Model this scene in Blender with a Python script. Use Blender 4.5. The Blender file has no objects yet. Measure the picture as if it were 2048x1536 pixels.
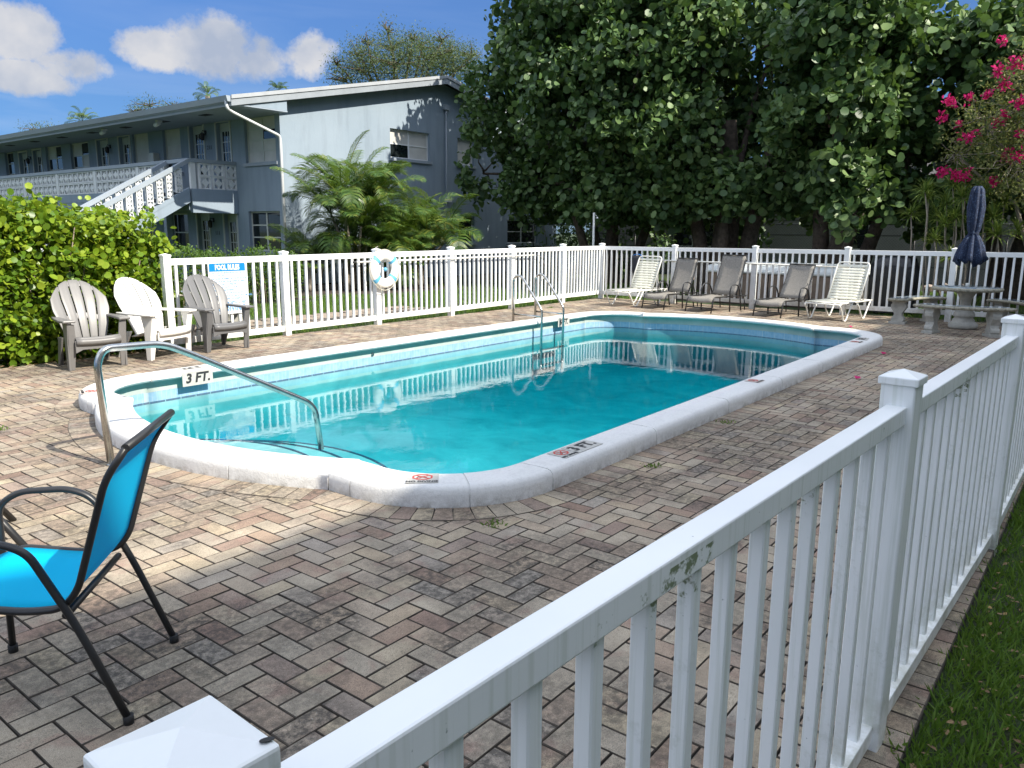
import bpy, bmesh, math, random
import numpy as np
from mathutils import Vector, Matrix
from math import sin, cos, pi, radians, sqrt, atan2
random.seed(7); rng = np.random.default_rng(11)
S = bpy.context.scene
COL = S.collection
# ---------------------------------------------------------------- camera
CF = Vector((0.7722, 0.6055, -0.1928)).normalized(); CR = Vector((0.618, -0.7862, 0.0062)).normalized()
CU = CR.cross(CF).normalized(); CAMH = 1.5707; FPX = 1556.84
cd = bpy.data.cameras.new('camera'); cam = bpy.data.objects.new('camera', cd); COL.objects.link(cam)
cd.sensor_width = 36; cd.lens = FPX / 2048 * 36; cd.clip_end = 2000; cd.clip_start = .05
m = Matrix.Identity(4)
for i in range(3):
    m[i][0] = CR[i]; m[i][1] = CU[i]; m[i][2] = -CF[i]
m[2][3] = CAMH; cam.matrix_world = m; S.camera = cam
def ray(px, py): return CF + CR * ((px - 1024) / FPX) - CU * ((py - 768) / FPX)
def at(px, py, axis, val):
    d = ray(px, py); c = Vector((0, 0, CAMH)); return c + d * ((val - c[axis]) / d[axis])
def proj(P):
    d = Vector(P) - Vector((0, 0, CAMH)); z = d.dot(CF)
    return 1024 + FPX * d.dot(CR) / z, 768 - FPX * d.dot(CU) / z, z
# ---------------------------------------------------------------- light
SUN = Vector((0.06, -0.85, 0.78)).normalized()
SUNE = math.asin(SUN.z); SUNR = atan2(SUN.x, SUN.y)
w = bpy.data.worlds.new('World'); S.world = w; w.use_nodes = True
nt = w.node_tree; nt.nodes.clear(); N = nt.nodes.new; K = nt.links.new
sky = N('ShaderNodeTexSky'); sky.sky_type = 'NISHITA'; sky.sun_disc = False
sky.sun_elevation = SUNE; sky.sun_rotation = SUNR; sky.air_density = 1.0; sky.dust_density = .1; sky.ozone_density = 4.0
bg = N('ShaderNodeBackground'); out = N('ShaderNodeOutputWorld'); bg.inputs[1].default_value = .15
tc = N('ShaderNodeTexCoord')
def vm(op, a, b=None):
    n = N('ShaderNodeVectorMath'); n.operation = op
    for i, v in enumerate((a, b)):
        if v is None: continue
        if hasattr(v, 'node'): K(v, n.inputs[i])
        else: n.inputs[i].default_value = v
    return n
def mt(op, a, b=0.0, c=None, clamp=False):
    n = N('ShaderNodeMath'); n.operation = op; n.use_clamp = clamp
    for i, v in enumerate((a, b, c)):
        if v is None: continue
        if hasattr(v, 'node'): K(v, n.inputs[i])
        else: n.inputs[i].default_value = v
    return n.outputs[0]
dirn = vm('NORMALIZE', tc.outputs['Generated']).outputs[0]
nz = N('ShaderNodeTexNoise'); nz.inputs['Scale'].default_value = 11.0; nz.inputs['Detail'].default_value = 12; nz.inputs['Roughness'].default_value = .66
K(dirn, nz.inputs['Vector'])
# the cumulus clouds of the picture and others added out of view to brighten the shade: centre (azimuth, elevation), size
blobs = [(69.0, 11.2, 2.9, 1.6), (66.2, 9.7, 2.2, 1.1), (61.5, 11.0, 2.3, 1.3), (57.8, 11.6, 3.3, 1.9), (55.0, 11.1, 2.6, 1.6), (52.4, 11.3, 2.2, 1.6), (68.8, 8.8, 3.1, 1.0),
         (95, 14, 9, 4), (120, 20, 10, 5), (150, 12, 14, 6), (185, 15, 15, 7), (222, 12, 14, 6), (255, 14, 12, 6), (300, 16, 14, 6), (-25, 15, 8, 4), (15, 25, 9, 5)]
total = None
for az, el, sa, se in blobs:
    c = Vector((cos(radians(az)) * cos(radians(el)), sin(radians(az)) * cos(radians(el)), sin(radians(el))))
    ta = Vector((-sin(radians(az)), cos(radians(az)), 0)); te = c.cross(ta) * -1
    d = vm('SUBTRACT', dirn, tuple(c)).outputs[0]
    a = vm('DOT_PRODUCT', d, tuple(ta / radians(sa))).outputs['Value']; e = vm('DOT_PRODUCT', d, tuple(te / radians(se))).outputs['Value']
    r = vm('DOT_PRODUCT', d, tuple(c)).outputs['Value']
    q = mt('ADD', mt('MULTIPLY', a, a), mt('MULTIPLY', e, e))
    f = mt('MULTIPLY', mt('SUBTRACT', 1.0, mt('MULTIPLY', q, .55), clamp=True), mt('GREATER_THAN', r, -.3))
    total = f if total is None else mt('MAXIMUM', total, f)
dens = mt('MULTIPLY', mt('SUBTRACT', mt('ADD', total, mt('MULTIPLY', mt('SUBTRACT', nz.outputs[0], .5), 2.6)), .33), 2.5, clamp=True)
dens = mt('MULTIPLY', mt('MULTIPLY', dens, mt('GREATER_THAN', total, 0.001)), .93)
nz2 = N('ShaderNodeTexNoise'); nz2.inputs['Scale'].default_value = 14; nz2.inputs['Detail'].default_value = 5; K(vm('ADD', dirn, (.01, .02, .035)).outputs[0], nz2.inputs['Vector'])
ramp = N('ShaderNodeValToRGB'); ramp.color_ramp.elements[0].position = .35; ramp.color_ramp.elements[1].position = .62
ramp.color_ramp.elements[0].color = (1.15, 1.3, 1.6, 1); ramp.color_ramp.elements[1].color = (1.95, 1.93, 1.95, 1); K(nz2.outputs[0], ramp.inputs[0])
# thin high cloud
sx = N('ShaderNodeSeparateXYZ'); K(dirn, sx.inputs[0])
zz = mt('MAXIMUM', sx.outputs[2], .04)
cx = N('ShaderNodeCombineXYZ'); K(mt('DIVIDE', sx.outputs[0], zz), cx.inputs[0]); K(mt('DIVIDE', sx.outputs[1], zz), cx.inputs[1])
nz3 = N('ShaderNodeTexNoise'); nz3.inputs['Scale'].default_value = .55; nz3.inputs['Detail'].default_value = 6; nz3.inputs['Distortion'].default_value = 1.2; K(cx.outputs[0], nz3.inputs['Vector'])
thin = mt('MULTIPLY', mt('MULTIPLY', mt('SUBTRACT', nz3.outputs[0], .46), 2.0, clamp=True), .3)
mx0 = N('ShaderNodeMix'); mx0.data_type = 'RGBA'; K(thin, mx0.inputs[0]); sz_ = N('ShaderNodeSeparateXYZ'); K(dirn, sz_.inputs[0]); hz_ = N('ShaderNodeValToRGB'); K(sz_.outputs[2], hz_.inputs[0])
for i_, (p_, c_) in enumerate([(0, (.085, .13, .235)), (.14, (.125, .18, .262)), (.3, (.20, .26, .36)), (.6, (.5, .5, .55)), (1, (.8, .8, .8))]):
    e_ = hz_.color_ramp.elements[i_] if i_ < 2 else hz_.color_ramp.elements.new(p_)
    e_.position = p_; e_.color = (*c_, 1)
sm_ = N('ShaderNodeMix'); sm_.data_type = 'RGBA'; sm_.blend_type = 'MULTIPLY'; sm_.inputs[0].default_value = 1; K(sky.outputs[0], sm_.inputs[6]); K(hz_.outputs[0], sm_.inputs[7]); K(sm_.outputs[2], mx0.inputs[6]); mx0.inputs[7].default_value = (1.6, 1.9, 2.4, 1)
mx = N('ShaderNodeMix'); mx.data_type = 'RGBA'; K(dens, mx.inputs[0]); K(mx0.outputs[2], mx.inputs[6]); K(ramp.outputs[0], mx.inputs[7])
nz4 = N('ShaderNodeTexNoise'); nz4.inputs['Scale'].default_value = 1.35; nz4.inputs['Detail'].default_value = 8; nz4.inputs['Roughness'].default_value = .55; K(cx.outputs[0], nz4.inputs['Vector'])
hi = mt('MULTIPLY', mt('SUBTRACT', sx.outputs[2], .27), 6.0, clamp=True)
cov = mt('MULTIPLY', mt('MULTIPLY', mt('SUBTRACT', nz4.outputs[0], .40), 6.0, clamp=True), hi)  # bright broken cloud added above the view to fill the shade
mx2 = N('ShaderNodeMix'); mx2.data_type = 'RGBA'; K(cov, mx2.inputs[0]); K(mx.outputs[2], mx2.inputs[6]); mx2.inputs[7].default_value = (4.7, 4.95, 5.3, 1)
K(mx2.outputs[2], bg.inputs[0]); K(bg.outputs[0], out.inputs[0])
sd = bpy.data.lights.new('sun', 'SUN'); sd.energy = 3.3; sd.angle = radians(.53); sd.color = (1, .93, .81)
so = bpy.data.objects.new('sun', sd); COL.objects.link(so); so.rotation_euler = SUN.to_track_quat('Z', 'Y').to_euler()
S.view_settings.view_transform = 'Standard'; S.view_settings.look = 'None'; S.view_settings.gamma = 1; S.view_settings.use_curve_mapping = False
S.view_settings.exposure = 1.38
try:
    S.cycles.max_bounces = 10; S.cycles.transparent_max_bounces = 16; S.cycles.caustics_reflective = False; S.cycles.caustics_refractive = False
except Exception: pass
# ---------------------------------------------------------------- materials
def C4(c): return (c[0], c[1], c[2], 1) if len(c) == 3 else c
class Mat:
    def __init__(s, name, col=(.5, .5, .5), rough=.6, metal=0, spec=.5):
        s.m = bpy.data.materials.new(name); s.m.use_nodes = True; s.t = s.m.node_tree; s.t.nodes.clear()
        s.out = s.n('ShaderNodeOutputMaterial'); s.p = s.n('ShaderNodeBsdfPrincipled'); s.k(s.p.outputs[0], s.out.inputs[0])
        s.p.inputs['Base Color'].default_value = C4(col); s.p.inputs['Roughness'].default_value = rough; s.p.inputs['Metallic'].default_value = metal
        s.p.inputs['Specular IOR Level'].default_value = spec; s.col = C4(col)
    def n(s, t, **kw):
        x = s.t.nodes.new(t)
        for a, b in kw.items(): setattr(x, a, b)
        return x
    def k(s, a, b): s.t.links.new(a, b)
    def pos(s): return s.n('ShaderNodeNewGeometry').outputs['Position']
    def noise(s, scale, detail=4, rough=.55, vec=None, dist=0, stretch=None):
        x = s.n('ShaderNodeTexNoise'); x.inputs['Scale'].default_value = scale; x.inputs['Detail'].default_value = detail
        x.inputs['Roughness'].default_value = rough; x.inputs['Distortion'].default_value = dist
        v = vec or s.pos()
        if stretch:
            mp = s.n('ShaderNodeMapping'); mp.inputs['Scale'].default_value = stretch; s.k(v, mp.inputs[0]); v = mp.outputs[0]
        s.k(v, x.inputs['Vector']); return x.outputs['Fac']
    def ramp(s, fac, stops):
        r = s.n('ShaderNodeValToRGB'); e = r.color_ramp.elements
        while len(e) < len(stops): e.new(.5)
        for i, (p_, c) in enumerate(stops): e[i].position = p_; e[i].color = C4(c) if not isinstance(c, (int, float)) else (c, c, c, 1)
        s.k(fac, r.inputs[0]); return r.outputs[0]
    def mix(s, fac, a, b, mode='MIX'):
        x = s.n('ShaderNodeMix', data_type='RGBA', blend_type=mode)
        for i, v in ((0, fac), (6, a), (7, b)):
            if hasattr(v, 'node'): s.k(v, x.inputs[i])
            elif i == 0: x.inputs[0].default_value = v
            else: x.inputs[i].default_value = C4(v)
        return x.outputs[2]
    def math(s, op, a, b=0., clamp=False):
        x = s.n('ShaderNodeMath', operation=op, use_clamp=clamp)
        for i, v in enumerate((a, b)):
            if hasattr(v, 'node'): s.k(v, x.inputs[i])
            else: x.inputs[i].default_value = v
        return x.outputs[0]
    def color(s, v): s.k(v, s.p.inputs['Base Color']); s.colout = v; return s
    def rough(s, v): s.k(v, s.p.inputs['Roughness']); return s
    def bump(s, h, strength=.3, dist=.01):
        b = s.n('ShaderNodeBump'); b.inputs['Strength'].default_value = strength; b.inputs['Distance'].default_value = dist
        s.k(h, b.inputs['Height']); s.k(b.outputs[0], s.p.inputs['Normal']); return s
    def rnd(s):
        a = s.n('ShaderNodeObjectInfo').outputs['Random']; b = s.n('ShaderNodeNewGeometry').outputs['Random Per Island']
        return s.math('FRACT', s.math('ADD', a, b))
M = {}
def simple(name, col, rough=.6, metal=0, spec=.5, var=0.0, nscale=3, bump=0, bscale=60, bdist=.004):
    a = Mat(name, col, rough, metal, spec)
    if var:
        d = tuple(c * (1 - var) for c in col[:3]); l = tuple(min(1, c * (1 + var * .6)) for c in col[:3])
        a.color(a.ramp(a.noise(nscale, 5), [(.3, d), (.7, l)]))
    if bump: a.bump(a.noise(bscale, 3), bump, bdist)
    M[name] = a.m; return a
# vinyl with faint dirt and algae specks
a = Mat('vinyl', (.84, .85, .85), .34)
g1 = a.noise(2.2, 5); base = a.ramp(g1, [(.3, (.82, .84, .84)), (.65, (.90, .91, .91))])
alg = a.ramp(a.math('MULTIPLY', a.noise(3.3, 2), a.noise(38, 3, .7)), [(.325, 0), (.385, 1)])
nrm = a.n('ShaderNodeNewGeometry').outputs['Normal']; sp = a.n('ShaderNodeSeparateXYZ'); a.k(nrm, sp.inputs[0])
side = a.math('SUBTRACT', 1.0, a.math('ABSOLUTE', sp.outputs[2]), True)
pz = a.n('ShaderNodeSeparateXYZ'); a.k(a.pos(), pz.inputs[0])
nearf = a.math('LESS_THAN', pz.outputs[1], 1.2)
rail = a.math('MULTIPLY', a.math('GREATER_THAN', pz.outputs[2], .98), a.math('LESS_THAN', pz.outputs[2], 1.075))
am = a.math('MULTIPLY', a.math('MULTIPLY', a.math('MULTIPLY', alg, side), nearf), a.math('ADD', a.math('MULTIPLY', rail, .8), .12))
dots = a.ramp(a.noise(75, 2, .6), [(.2, 0), (.245, 1)])
base = a.mix(a.math('MULTIPLY', a.math('SUBTRACT', 1.0, dots), nearf), base, (.36, .38, .38))
gl_ = a.math('MULTIPLY', a.math('SUBTRACT', .30, pz.outputs[2]), 4.5, True); gl_ = a.math('MULTIPLY', gl_, a.ramp(a.noise(9, 5, .7), [(.4, .05), (.65, .8)]))
stk = a.math('MULTIPLY', a.math('MULTIPLY', a.ramp(a.noise(60, 3, .6, stretch=(1, 1, .03)), [(.5, 0), (.66, .35)]), nearf), side)
base = a.mix(gl_, base, (.42, .42, .34)); base = a.mix(stk, base, (.5, .54, .46))
a.color(a.mix(am, base, (.16, .2, .1))); M['vinyl'] = a.m
# pavers
def paver(name, seed, warm=0):
    a = Mat(name, (.3, .28, .26), .9, spec=.25)
    r = a.rnd()
    wn = a.n('ShaderNodeTexWhiteNoise', noise_dimensions='1D'); a.k(a.math('ADD', r, seed), wn.inputs['W'])
    c = a.ramp(wn.outputs[0], [(0, (.40, .36, .30)), (.2, (.45, .40, .325)), (.38, (.385, .305, .245)), (.5, (.42, .365, .29)), (.62, (.50, .435, .325)), (.76, (.31, .22, .18)), (.84, (.395, .365, .325)), (1, (.46, .375, .285))])
    v2 = a.ramp(a.noise(7, 4), [(.3, .82), (.7, 1.14)])
    c = a.mix(1, c, v2, 'MULTIPLY'); c = a.mix(1, c, (.89, .85, .80), 'MULTIPLY')
    # two-tone blend inside pavers
    blend = a.ramp(a.noise(4.5, 4, .6, dist=.6), [(.54, 0), (.68, .6)])
    c = a.mix(blend, c, (.29, .185, .15))
    grit = a.ramp(a.noise(330, 2, .6), [(.3, .55), (.5, .98), (.7, 1.35)])
    c = a.mix(1, c, grit, 'MULTIPLY')
    pit = a.ramp(a.noise(70, 5, .75), [(.34, .50), (.47, 1.0)])
    c = a.mix(.7, c, pit, 'MULTIPLY')
    # dark mildew patches that have shapes of their own
    st = a.math('MULTIPLY', a.ramp(a.noise(1.15, 5, .62, dist=.4), [(.41, 0), (.55, 1)]), a.ramp(a.noise(30, 5, .7), [(.36, 0.15), (.58, 1)]))
    st2 = a.math('MULTIPLY', st, a.ramp(wn.outputs[0], [(0, .5), (1, 1)]))
    c = a.mix(a.math('MULTIPLY', st2, .9), c, (.055, .05, .045))
    wht = a.ramp(a.noise(150, 1, .5, dist=0), [(.745, 0), (.77, 1)])
    c = a.mix(a.math('MULTIPLY', wht, .5), c, (.6, .58, .54))
    a.color(c); h = a.math('ADD', a.noise(260, 3, .7), a.math('MULTIPLY', a.noise(40, 3), .8)); a.bump(h, .55, .004); M[name] = a.m
paver('paver', 0.0); simple('paver_edge', (.075, .062, .05), .95, var=.5, nscale=12)
simple('sand_joint', (.022, .019, .016), .95, var=.4, nscale=14, bump=.5, bscale=90)
a = Mat('coping', (.58, .57, .54), .85, spec=.3)
c = a.ramp(a.noise(1.4, 6, .6), [(.3, (.67, .665, .65)), (.6, (.73, .725, .71)), (.8, (.75, .745, .73))])
c = a.mix(1, c, a.ramp(a.noise(45, 5, .7), [(.3, .86), (.5, 1.0)]), 'MULTIPLY')
c = a.mix(1, c, a.ramp(a.noise(7, 5, .65, dist=.5), [(.30, .92), (.45, 1.0)]), 'MULTIPLY')
pz = a.n('ShaderNodeSeparateXYZ'); a.k(a.pos(), pz.inputs[0])
low = a.math('MULTIPLY', a.math('SUBTRACT', .075, pz.outputs[2]), 14, True)
c = a.mix(a.math('MULTIPLY', low, a.ramp(a.noise(12, 5, .7), [(.4, 0), (.65, .7)])), c, (.22, .19, .15))
a.color(c); c2_ = a.mix(1, c, a.ramp(a.noise(170, 3, .7), [(.30, .90), (.46, 1.0)]), 'MULTIPLY'); a.color(c2_); a.bump(a.math('ADD', a.noise(130, 4, .7), a.math('MULTIPLY', a.noise(55, 4, .65), 1.2)), .5, .0045); M['coping'] = a.m
a = Mat('plaster', (.30, .48, .49), .8); a.color(a.ramp(a.noise(1.6, 6, .65, dist=.7), [(.3, (.16, .35, .38)), (.5, (.24, .45, .475)), (.7, (.33, .56, .575))])); a.bump(a.noise(20, 4), .2, .01); M['plaster'] = a.m  # plaster stains; the mottling also stands in for light rippling on the floor
a = Mat('pool_wall', (.5, .55, .52), .8); a.color(a.ramp(a.noise(3, 6, .65, stretch=(1, 1, .5)), [(.3, (.33, .40, .37)), (.7, (.47, .51, .48))])); a.bump(a.noise(60, 4), .3, .004); M['pool_wall'] = a.m
a = Mat('tile_blue', (.34, .52, .66), .2)
def grid(a, vec, step, gap, ax=(0, 1, 2)):
    s = a.n('ShaderNodeSeparateXYZ'); a.k(vec, s.inputs[0]); o = None
    for i in ax:
        f = a.math('FRACT', a.math('DIVIDE', s.outputs[i], step)); g = a.math('LESS_THAN', f, gap)
        o = g if o is None else a.math('MAXIMUM', o, g)
    return o
a.color(a.mix(a.math('MULTIPLY', grid(a, a.pos(), .05, .06, (0, 1)), .5), a.ramp(a.noise(14, 3), [(.3, (.22, .38, .54)), (.7, (.31, .47, .62))]), (.55, .6, .62))); M['tile_blue'] = a.m
simple('tile_dark', (.03, .06, .12), .25, var=.3, nscale=20)
simple('decal_grey', (.45, .44, .41), .6, var=.12, nscale=30)
simple('decal_pink', (.52, .46, .42), .6, var=.12, nscale=30)
simple('ink_black', (.015, .015, .018), .6); simple('ink_red', (.5, .07, .06), .6); simple('ink_blue', (.02, .16, .5), .5)
simple('steel', (.52, .52, .50), .2, metal=1, var=.15, nscale=25)
simple('galvanised', (.42, .43, .43), .45, metal=.7, var=.2, nscale=30)
simple('resin_grey', (.165, .16, .157), .42, var=.05, bump=.12, bscale=260, bdist=.001)
simple('resin_grey_dark', (.12, .12, .123), .42, var=.05, bump=.12, bscale=260, bdist=.001)
simple('resin_white', (.70, .69, .66), .42, var=.05, bump=.12, bscale=260, bdist=.001)
simple('strap_cream', (.74, .73, .62), .38, var=.08, nscale=12)
simple('powder_white', (.74, .74, .70), .35, var=.06)
simple('metal_black', (.018, .019, .021), .38, var=.2, nscale=9)
simple('rubber', (.02, .02, .02), .8)
a = Mat('mesh_grey', (.22, .205, .185), .75); s_ = a.noise(160, 3, .6, stretch=(1, 1, .12)); a.color(a.ramp(a.math('ADD', a.math('MULTIPLY', s_, .65), a.math('MULTIPLY', a.noise(420, 1), .35)), [(.36, (.09, .083, .075)), (.5, (.22, .205, .18)), (.64, (.37, .35, .32))])); M['mesh_grey'] = a.m
def cloth(name, col, trans=.3):
    a = Mat(name, col, .7, spec=.2)
    tr = a.n('ShaderNodeBsdfTranslucent'); tr.inputs[0].default_value = C4(col); mx_ = a.n('ShaderNodeMixShader'); mx_.inputs[0].default_value = trans
    wv = a.noise(900, 1); a.bump(wv, .15, .001)
    c = a.ramp(a.noise(2.5, 4), [(.3, tuple(x * .93 for x in col)), (.7, col)]); a.color(c)
    a.k(a.p.outputs[0], mx_.inputs[1]); a.k(tr.outputs[0], mx_.inputs[2]); a.k(mx_.outputs[0], a.out.inputs[0]); M[name] = a.m
cloth('sling_turquoise', (.0, .60, .90), .35); cloth('sling_pale', (.6, .62, .63), .2)
a = Mat('umbrella_cloth', (.02, .05, .14), .8); a.color(a.ramp(a.noise(38, 4, .6, dist=1.5), [(.50, (.005, .012, .038)), (.58, (.012, .032, .09)), (.68, (.10, .15, .23))])); M['umbrella_cloth'] = a.m
a = Mat('cast_stone', (.42, .42, .39), .85, spec=.2); a.color(a.ramp(a.noise(9, 5, .65), [(.3, (.31, .31, .285)), (.7, (.47, .465, .43))])); a.bump(a.math('ADD', a.noise(60, 4, .7), a.math('MULTIPLY', a.noise(15, 4, .5, dist=1.5), 1.5)), .4, .012); M['cast_stone'] = a.m
a = Mat('cast_stone_rim', (.33, .32, .26), .85, spec=.2); a.color(a.ramp(a.noise(26, 4, .6, dist=1), [(.3, (.17, .16, .12)), (.65, (.42, .40, .33))])); a.bump(a.noise(32, 3, .5, dist=1), .7, .02); M['cast_stone_rim'] = a.m
a = Mat('mosaic', (.2, .3, .4), .12); v = a.n('ShaderNodeTexVoronoi'); v.inputs['Scale'].default_value = 11; a.k(a.pos(), v.inputs['Vector'])
v2 = a.n('ShaderNodeTexVoronoi', feature='DISTANCE_TO_EDGE'); v2.inputs['Scale'].default_value = 11; a.k(a.pos(), v2.inputs['Vector'])
sc_ = a.n('ShaderNodeSeparateColor'); a.k(v.outputs['Color'], sc_.inputs[0])
a.color(a.mix(a.math('LESS_THAN', v2.outputs[0], .035), a.ramp(sc_.outputs[0], [(.0, (.03, .07, .16)), (.3, (.1, .17, .24)), (.6, (.3, .4, .45)), (.85, (.5, .52, .5)), (1, (.04, .1, .2))]), (.4, .39, .35))); M['mosaic'] = a.m
a = Mat('stucco', (.33, .40, .47), .88, spec=.25); c = a.ramp(a.noise(.6, 6, .6), [(.3, (.24, .30, .36)), (.7, (.28, .34, .40))])
c = a.mix(1, c, a.ramp(a.noise(5, 5, .6, stretch=(1, 1, .12)), [(.34, .9), (.52, 1)]), 'MULTIPLY'); a.color(c); a.bump(a.noise(14, 4, .7), .3, .015); M['stucco'] = a.m
simple('pale_stucco', (.62, .60, .55), .9, var=.08, bump=.2); simple('trim_grey', (.30, .345, .39), .6, var=.08, nscale=2); simple('fascia', (.27, .30, .33), .6, var=.12, nscale=3)
simple('drip_grey', (.36, .38, .40), .6, var=.1); simple('soffit', (.30, .35, .41), .85, var=.08, nscale=2)
simple('shingle', (.07, .065, .065), .95, var=.4, nscale=20, bump=.6, bscale=60)
simple('white_paint', (.70, .71, .70), .6, var=.08, nscale=4, bump=.2, bscale=50)
simple('frame_cream', (.52, .53, .48), .45, var=.08); simple('blind', (.55, .54, .5), .6, var=.1)
simple('downpipe', (.60, .62, .63), .4, var=.06)
a = Mat('glass', (.012, .016, .018), .04, spec=.8); M['glass'] = a.m
simple('dark_void', (.012, .014, .017), .7); simple('door_paint', (.45, .48, .47), .5, var=.06); simple('brass', (.3, .22, .1), .3, metal=1)
simple('paper', (.5, .46, .40), .8, var=.15, nscale=12)
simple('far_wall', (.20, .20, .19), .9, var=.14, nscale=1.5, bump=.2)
simple('bark', (.11, .085, .065), .95, var=.5, nscale=9, bump=.9, bscale=25, bdist=.03)
simple('bark_pale', (.30, .26, .21), .9, var=.3, nscale=14, bump=.5, bscale=40)
simple('twig', (.20, .16, .12), .9, var=.3); simple('soil', (.055, .042, .03), .98, var=.5, nscale=4, bump=.8, bscale=30, bdist=.02)
simple('rock', (.33, .27, .23), .9, var=.35, nscale=3, bump=.7, bscale=12, bdist=.03)
simple('plank', (.27, .22, .17), .9, var=.35, nscale=5, bump=.4); simple('spa_side', (.20, .155, .12), .75, var=.25, nscale=5); simple('spa_cover', (.60, .64, .64), .45, var=.08)
simple('tarp', (.012, .013, .016), .3, bump=.6, bscale=7, bdist=.05); simple('net', (.01, .012, .02), .8)
simple('ring_white', (.78, .77, .74), .5, var=.06, nscale=6); simple('ring_blue', (.12, .42, .66), .6, var=.1); simple('rope', (.6, .57, .48), .9)
simple('sign_white', (.74, .76, .77), .35); simple('sign_blue', (.005, .19, .62), .35); simple('sign_text', (.13, .30, .55), .4); simple('sign_faint', (.55, .25, .2), .4)
a = Mat('ground', (.05, .08, .03), .95); c = a.ramp(a.noise(1.2, 6, .65), [(.34, (.05, .042, .026)), (.5, (.035, .06, .018)), (.7, (.05, .085, .024))]); a.color(c); a.bump(a.noise(40, 4, .7), .9, .03); M['ground'] = a.m
def leafmat(name, stops, trans=.3, rough=.45, spec=.4, tcol=None, nscale=.9):
    a = Mat(name, stops[0][1], rough, spec=spec)
    r = a.rnd(); wn = a.n('ShaderNodeTexWhiteNoise', noise_dimensions='1D'); a.k(r, wn.inputs['W'])
    f = a.math('ADD', a.math('MULTIPLY', wn.outputs[0], .7), a.math('MULTIPLY', a.noise(nscale, 3), .3))
    c = a.ramp(f, stops); a.color(c)
    tr = a.n('ShaderNodeBsdfTranslucent'); a.k(a.mix(.5, c, tcol or (.25, .4, .03)), tr.inputs[0])
    mx_ = a.n('ShaderNodeMixShader'); mx_.inputs[0].default_value = trans
    a.k(a.p.outputs[0], mx_.inputs[1]); a.k(tr.outputs[0], mx_.inputs[2]); a.k(mx_.outputs[0], a.out.inputs[0]); M[name] = a.m
leafmat('leaf_clusia', [(.1, (.05, .11, .010)), (.35, (.10, .19, .014)), (.6, (.18, .28, .02)), (.84, (.28, .36, .03)), (.97, (.36, .27, .05))], .3, .38, .4, (.4, .5, .03))
leafmat('leaf_grape', [(.1, (.025, .055, .018)), (.35, (.05, .105, .032)), (.6, (.10, .17, .055)), (.85, (.17, .25, .09)), (1, (.30, .33, .09))], .2, .46, .4, (.16, .28, .03), 1.4)
leafmat('leaf_hedge', [(.1, (.03, .07, .012)), (.5, (.06, .12, .018)), (.9, (.11, .18, .03))], .25, .5, .3)
leafmat('leaf_palm', [(.1, (.03, .075, .018)), (.45, (.06, .125, .025)), (.75, (.11, .17, .03)), (.92, (.26, .24, .04)), (1, (.34, .24, .06))], .25, .4, .4)
leafmat('leaf_oak', [(.1, (.05, .075, .035)), (.5, (.08, .115, .05)), (.9, (.13, .16, .08))], .25, .55, .3)
leafmat('leaf_boug', [(.1, (.07, .09, .03)), (.5, (.14, .17, .05)), (.9, (.26, .25, .09))], .3, .55, .3, (.35, .4, .08))
leafmat('flower', [(.1, (.42, .01, .10)), (.6, (.62, .02, .17)), (1, (.72, .06, .25))], .35, .6, .2, (.8, .05, .25))
leafmat('leaf_dracaena', [(.1, (.06, .12, .02)), (.5, (.14, .22, .04)), (.9, (.30, .36, .09))], .3, .4, .4, (.4, .5, .08))
leafmat('grass_blade', [(.1, (.06, .13, .02)), (.5, (.10, .19, .03)), (.85, (.16, .25, .05)), (1, (.32, .29, .14))], .3, .6, .2)
leafmat('dead_leaf', [(.1, (.12, .07, .04)), (.6, (.25, .17, .10)), (1, (.4, .28, .1))], .1, .8, .2)
# water: fresnel mirror over a clear, absorbing body
a = Mat('water', (1, 1, 1)); a.t.nodes.remove(a.p)
gl = a.n('ShaderNodeBsdfGlossy'); gl.inputs['Roughness'].default_value = .0; tp = a.n('ShaderNodeBsdfTransparent'); mx_ = a.n('ShaderNodeMixShader')
fr = a.n('ShaderNodeFresnel'); bf = a.n('ShaderNodeNewGeometry').outputs['Backfacing']
a.k(a.math('ADD', 1.333, a.math('MULTIPLY', bf, -.5828)), fr.inputs[0])
h = a.math('ADD', a.noise(5.5, 3, .55, stretch=(1, 1.6, 1)), a.math('MULTIPLY', a.noise(1.3, 2), 1.6))
b = a.n('ShaderNodeBump'); b.inputs['Strength'].default_value = .06; b.inputs['Distance'].default_value = .012; a.k(h, b.inputs['Height'])
a.k(b.outputs[0], gl.inputs['Normal']); a.k(b.outputs[0], fr.inputs['Normal'])
a.k(fr.outputs[0], mx_.inputs[0]); a.k(tp.outputs[0], mx_.inputs[1]); a.k(gl.outputs[0], mx_.inputs[2]); a.k(mx_.outputs[0], a.out.inputs[0])
va = a.n('ShaderNodeVolumeAbsorption'); va.inputs['Color'].default_value = (.0, .775, .825, 1); va.inputs['Density'].default_value = 1.3; a.k(va.outputs[0], a.out.inputs['Volume'])
M['water'] = a.m
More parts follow.
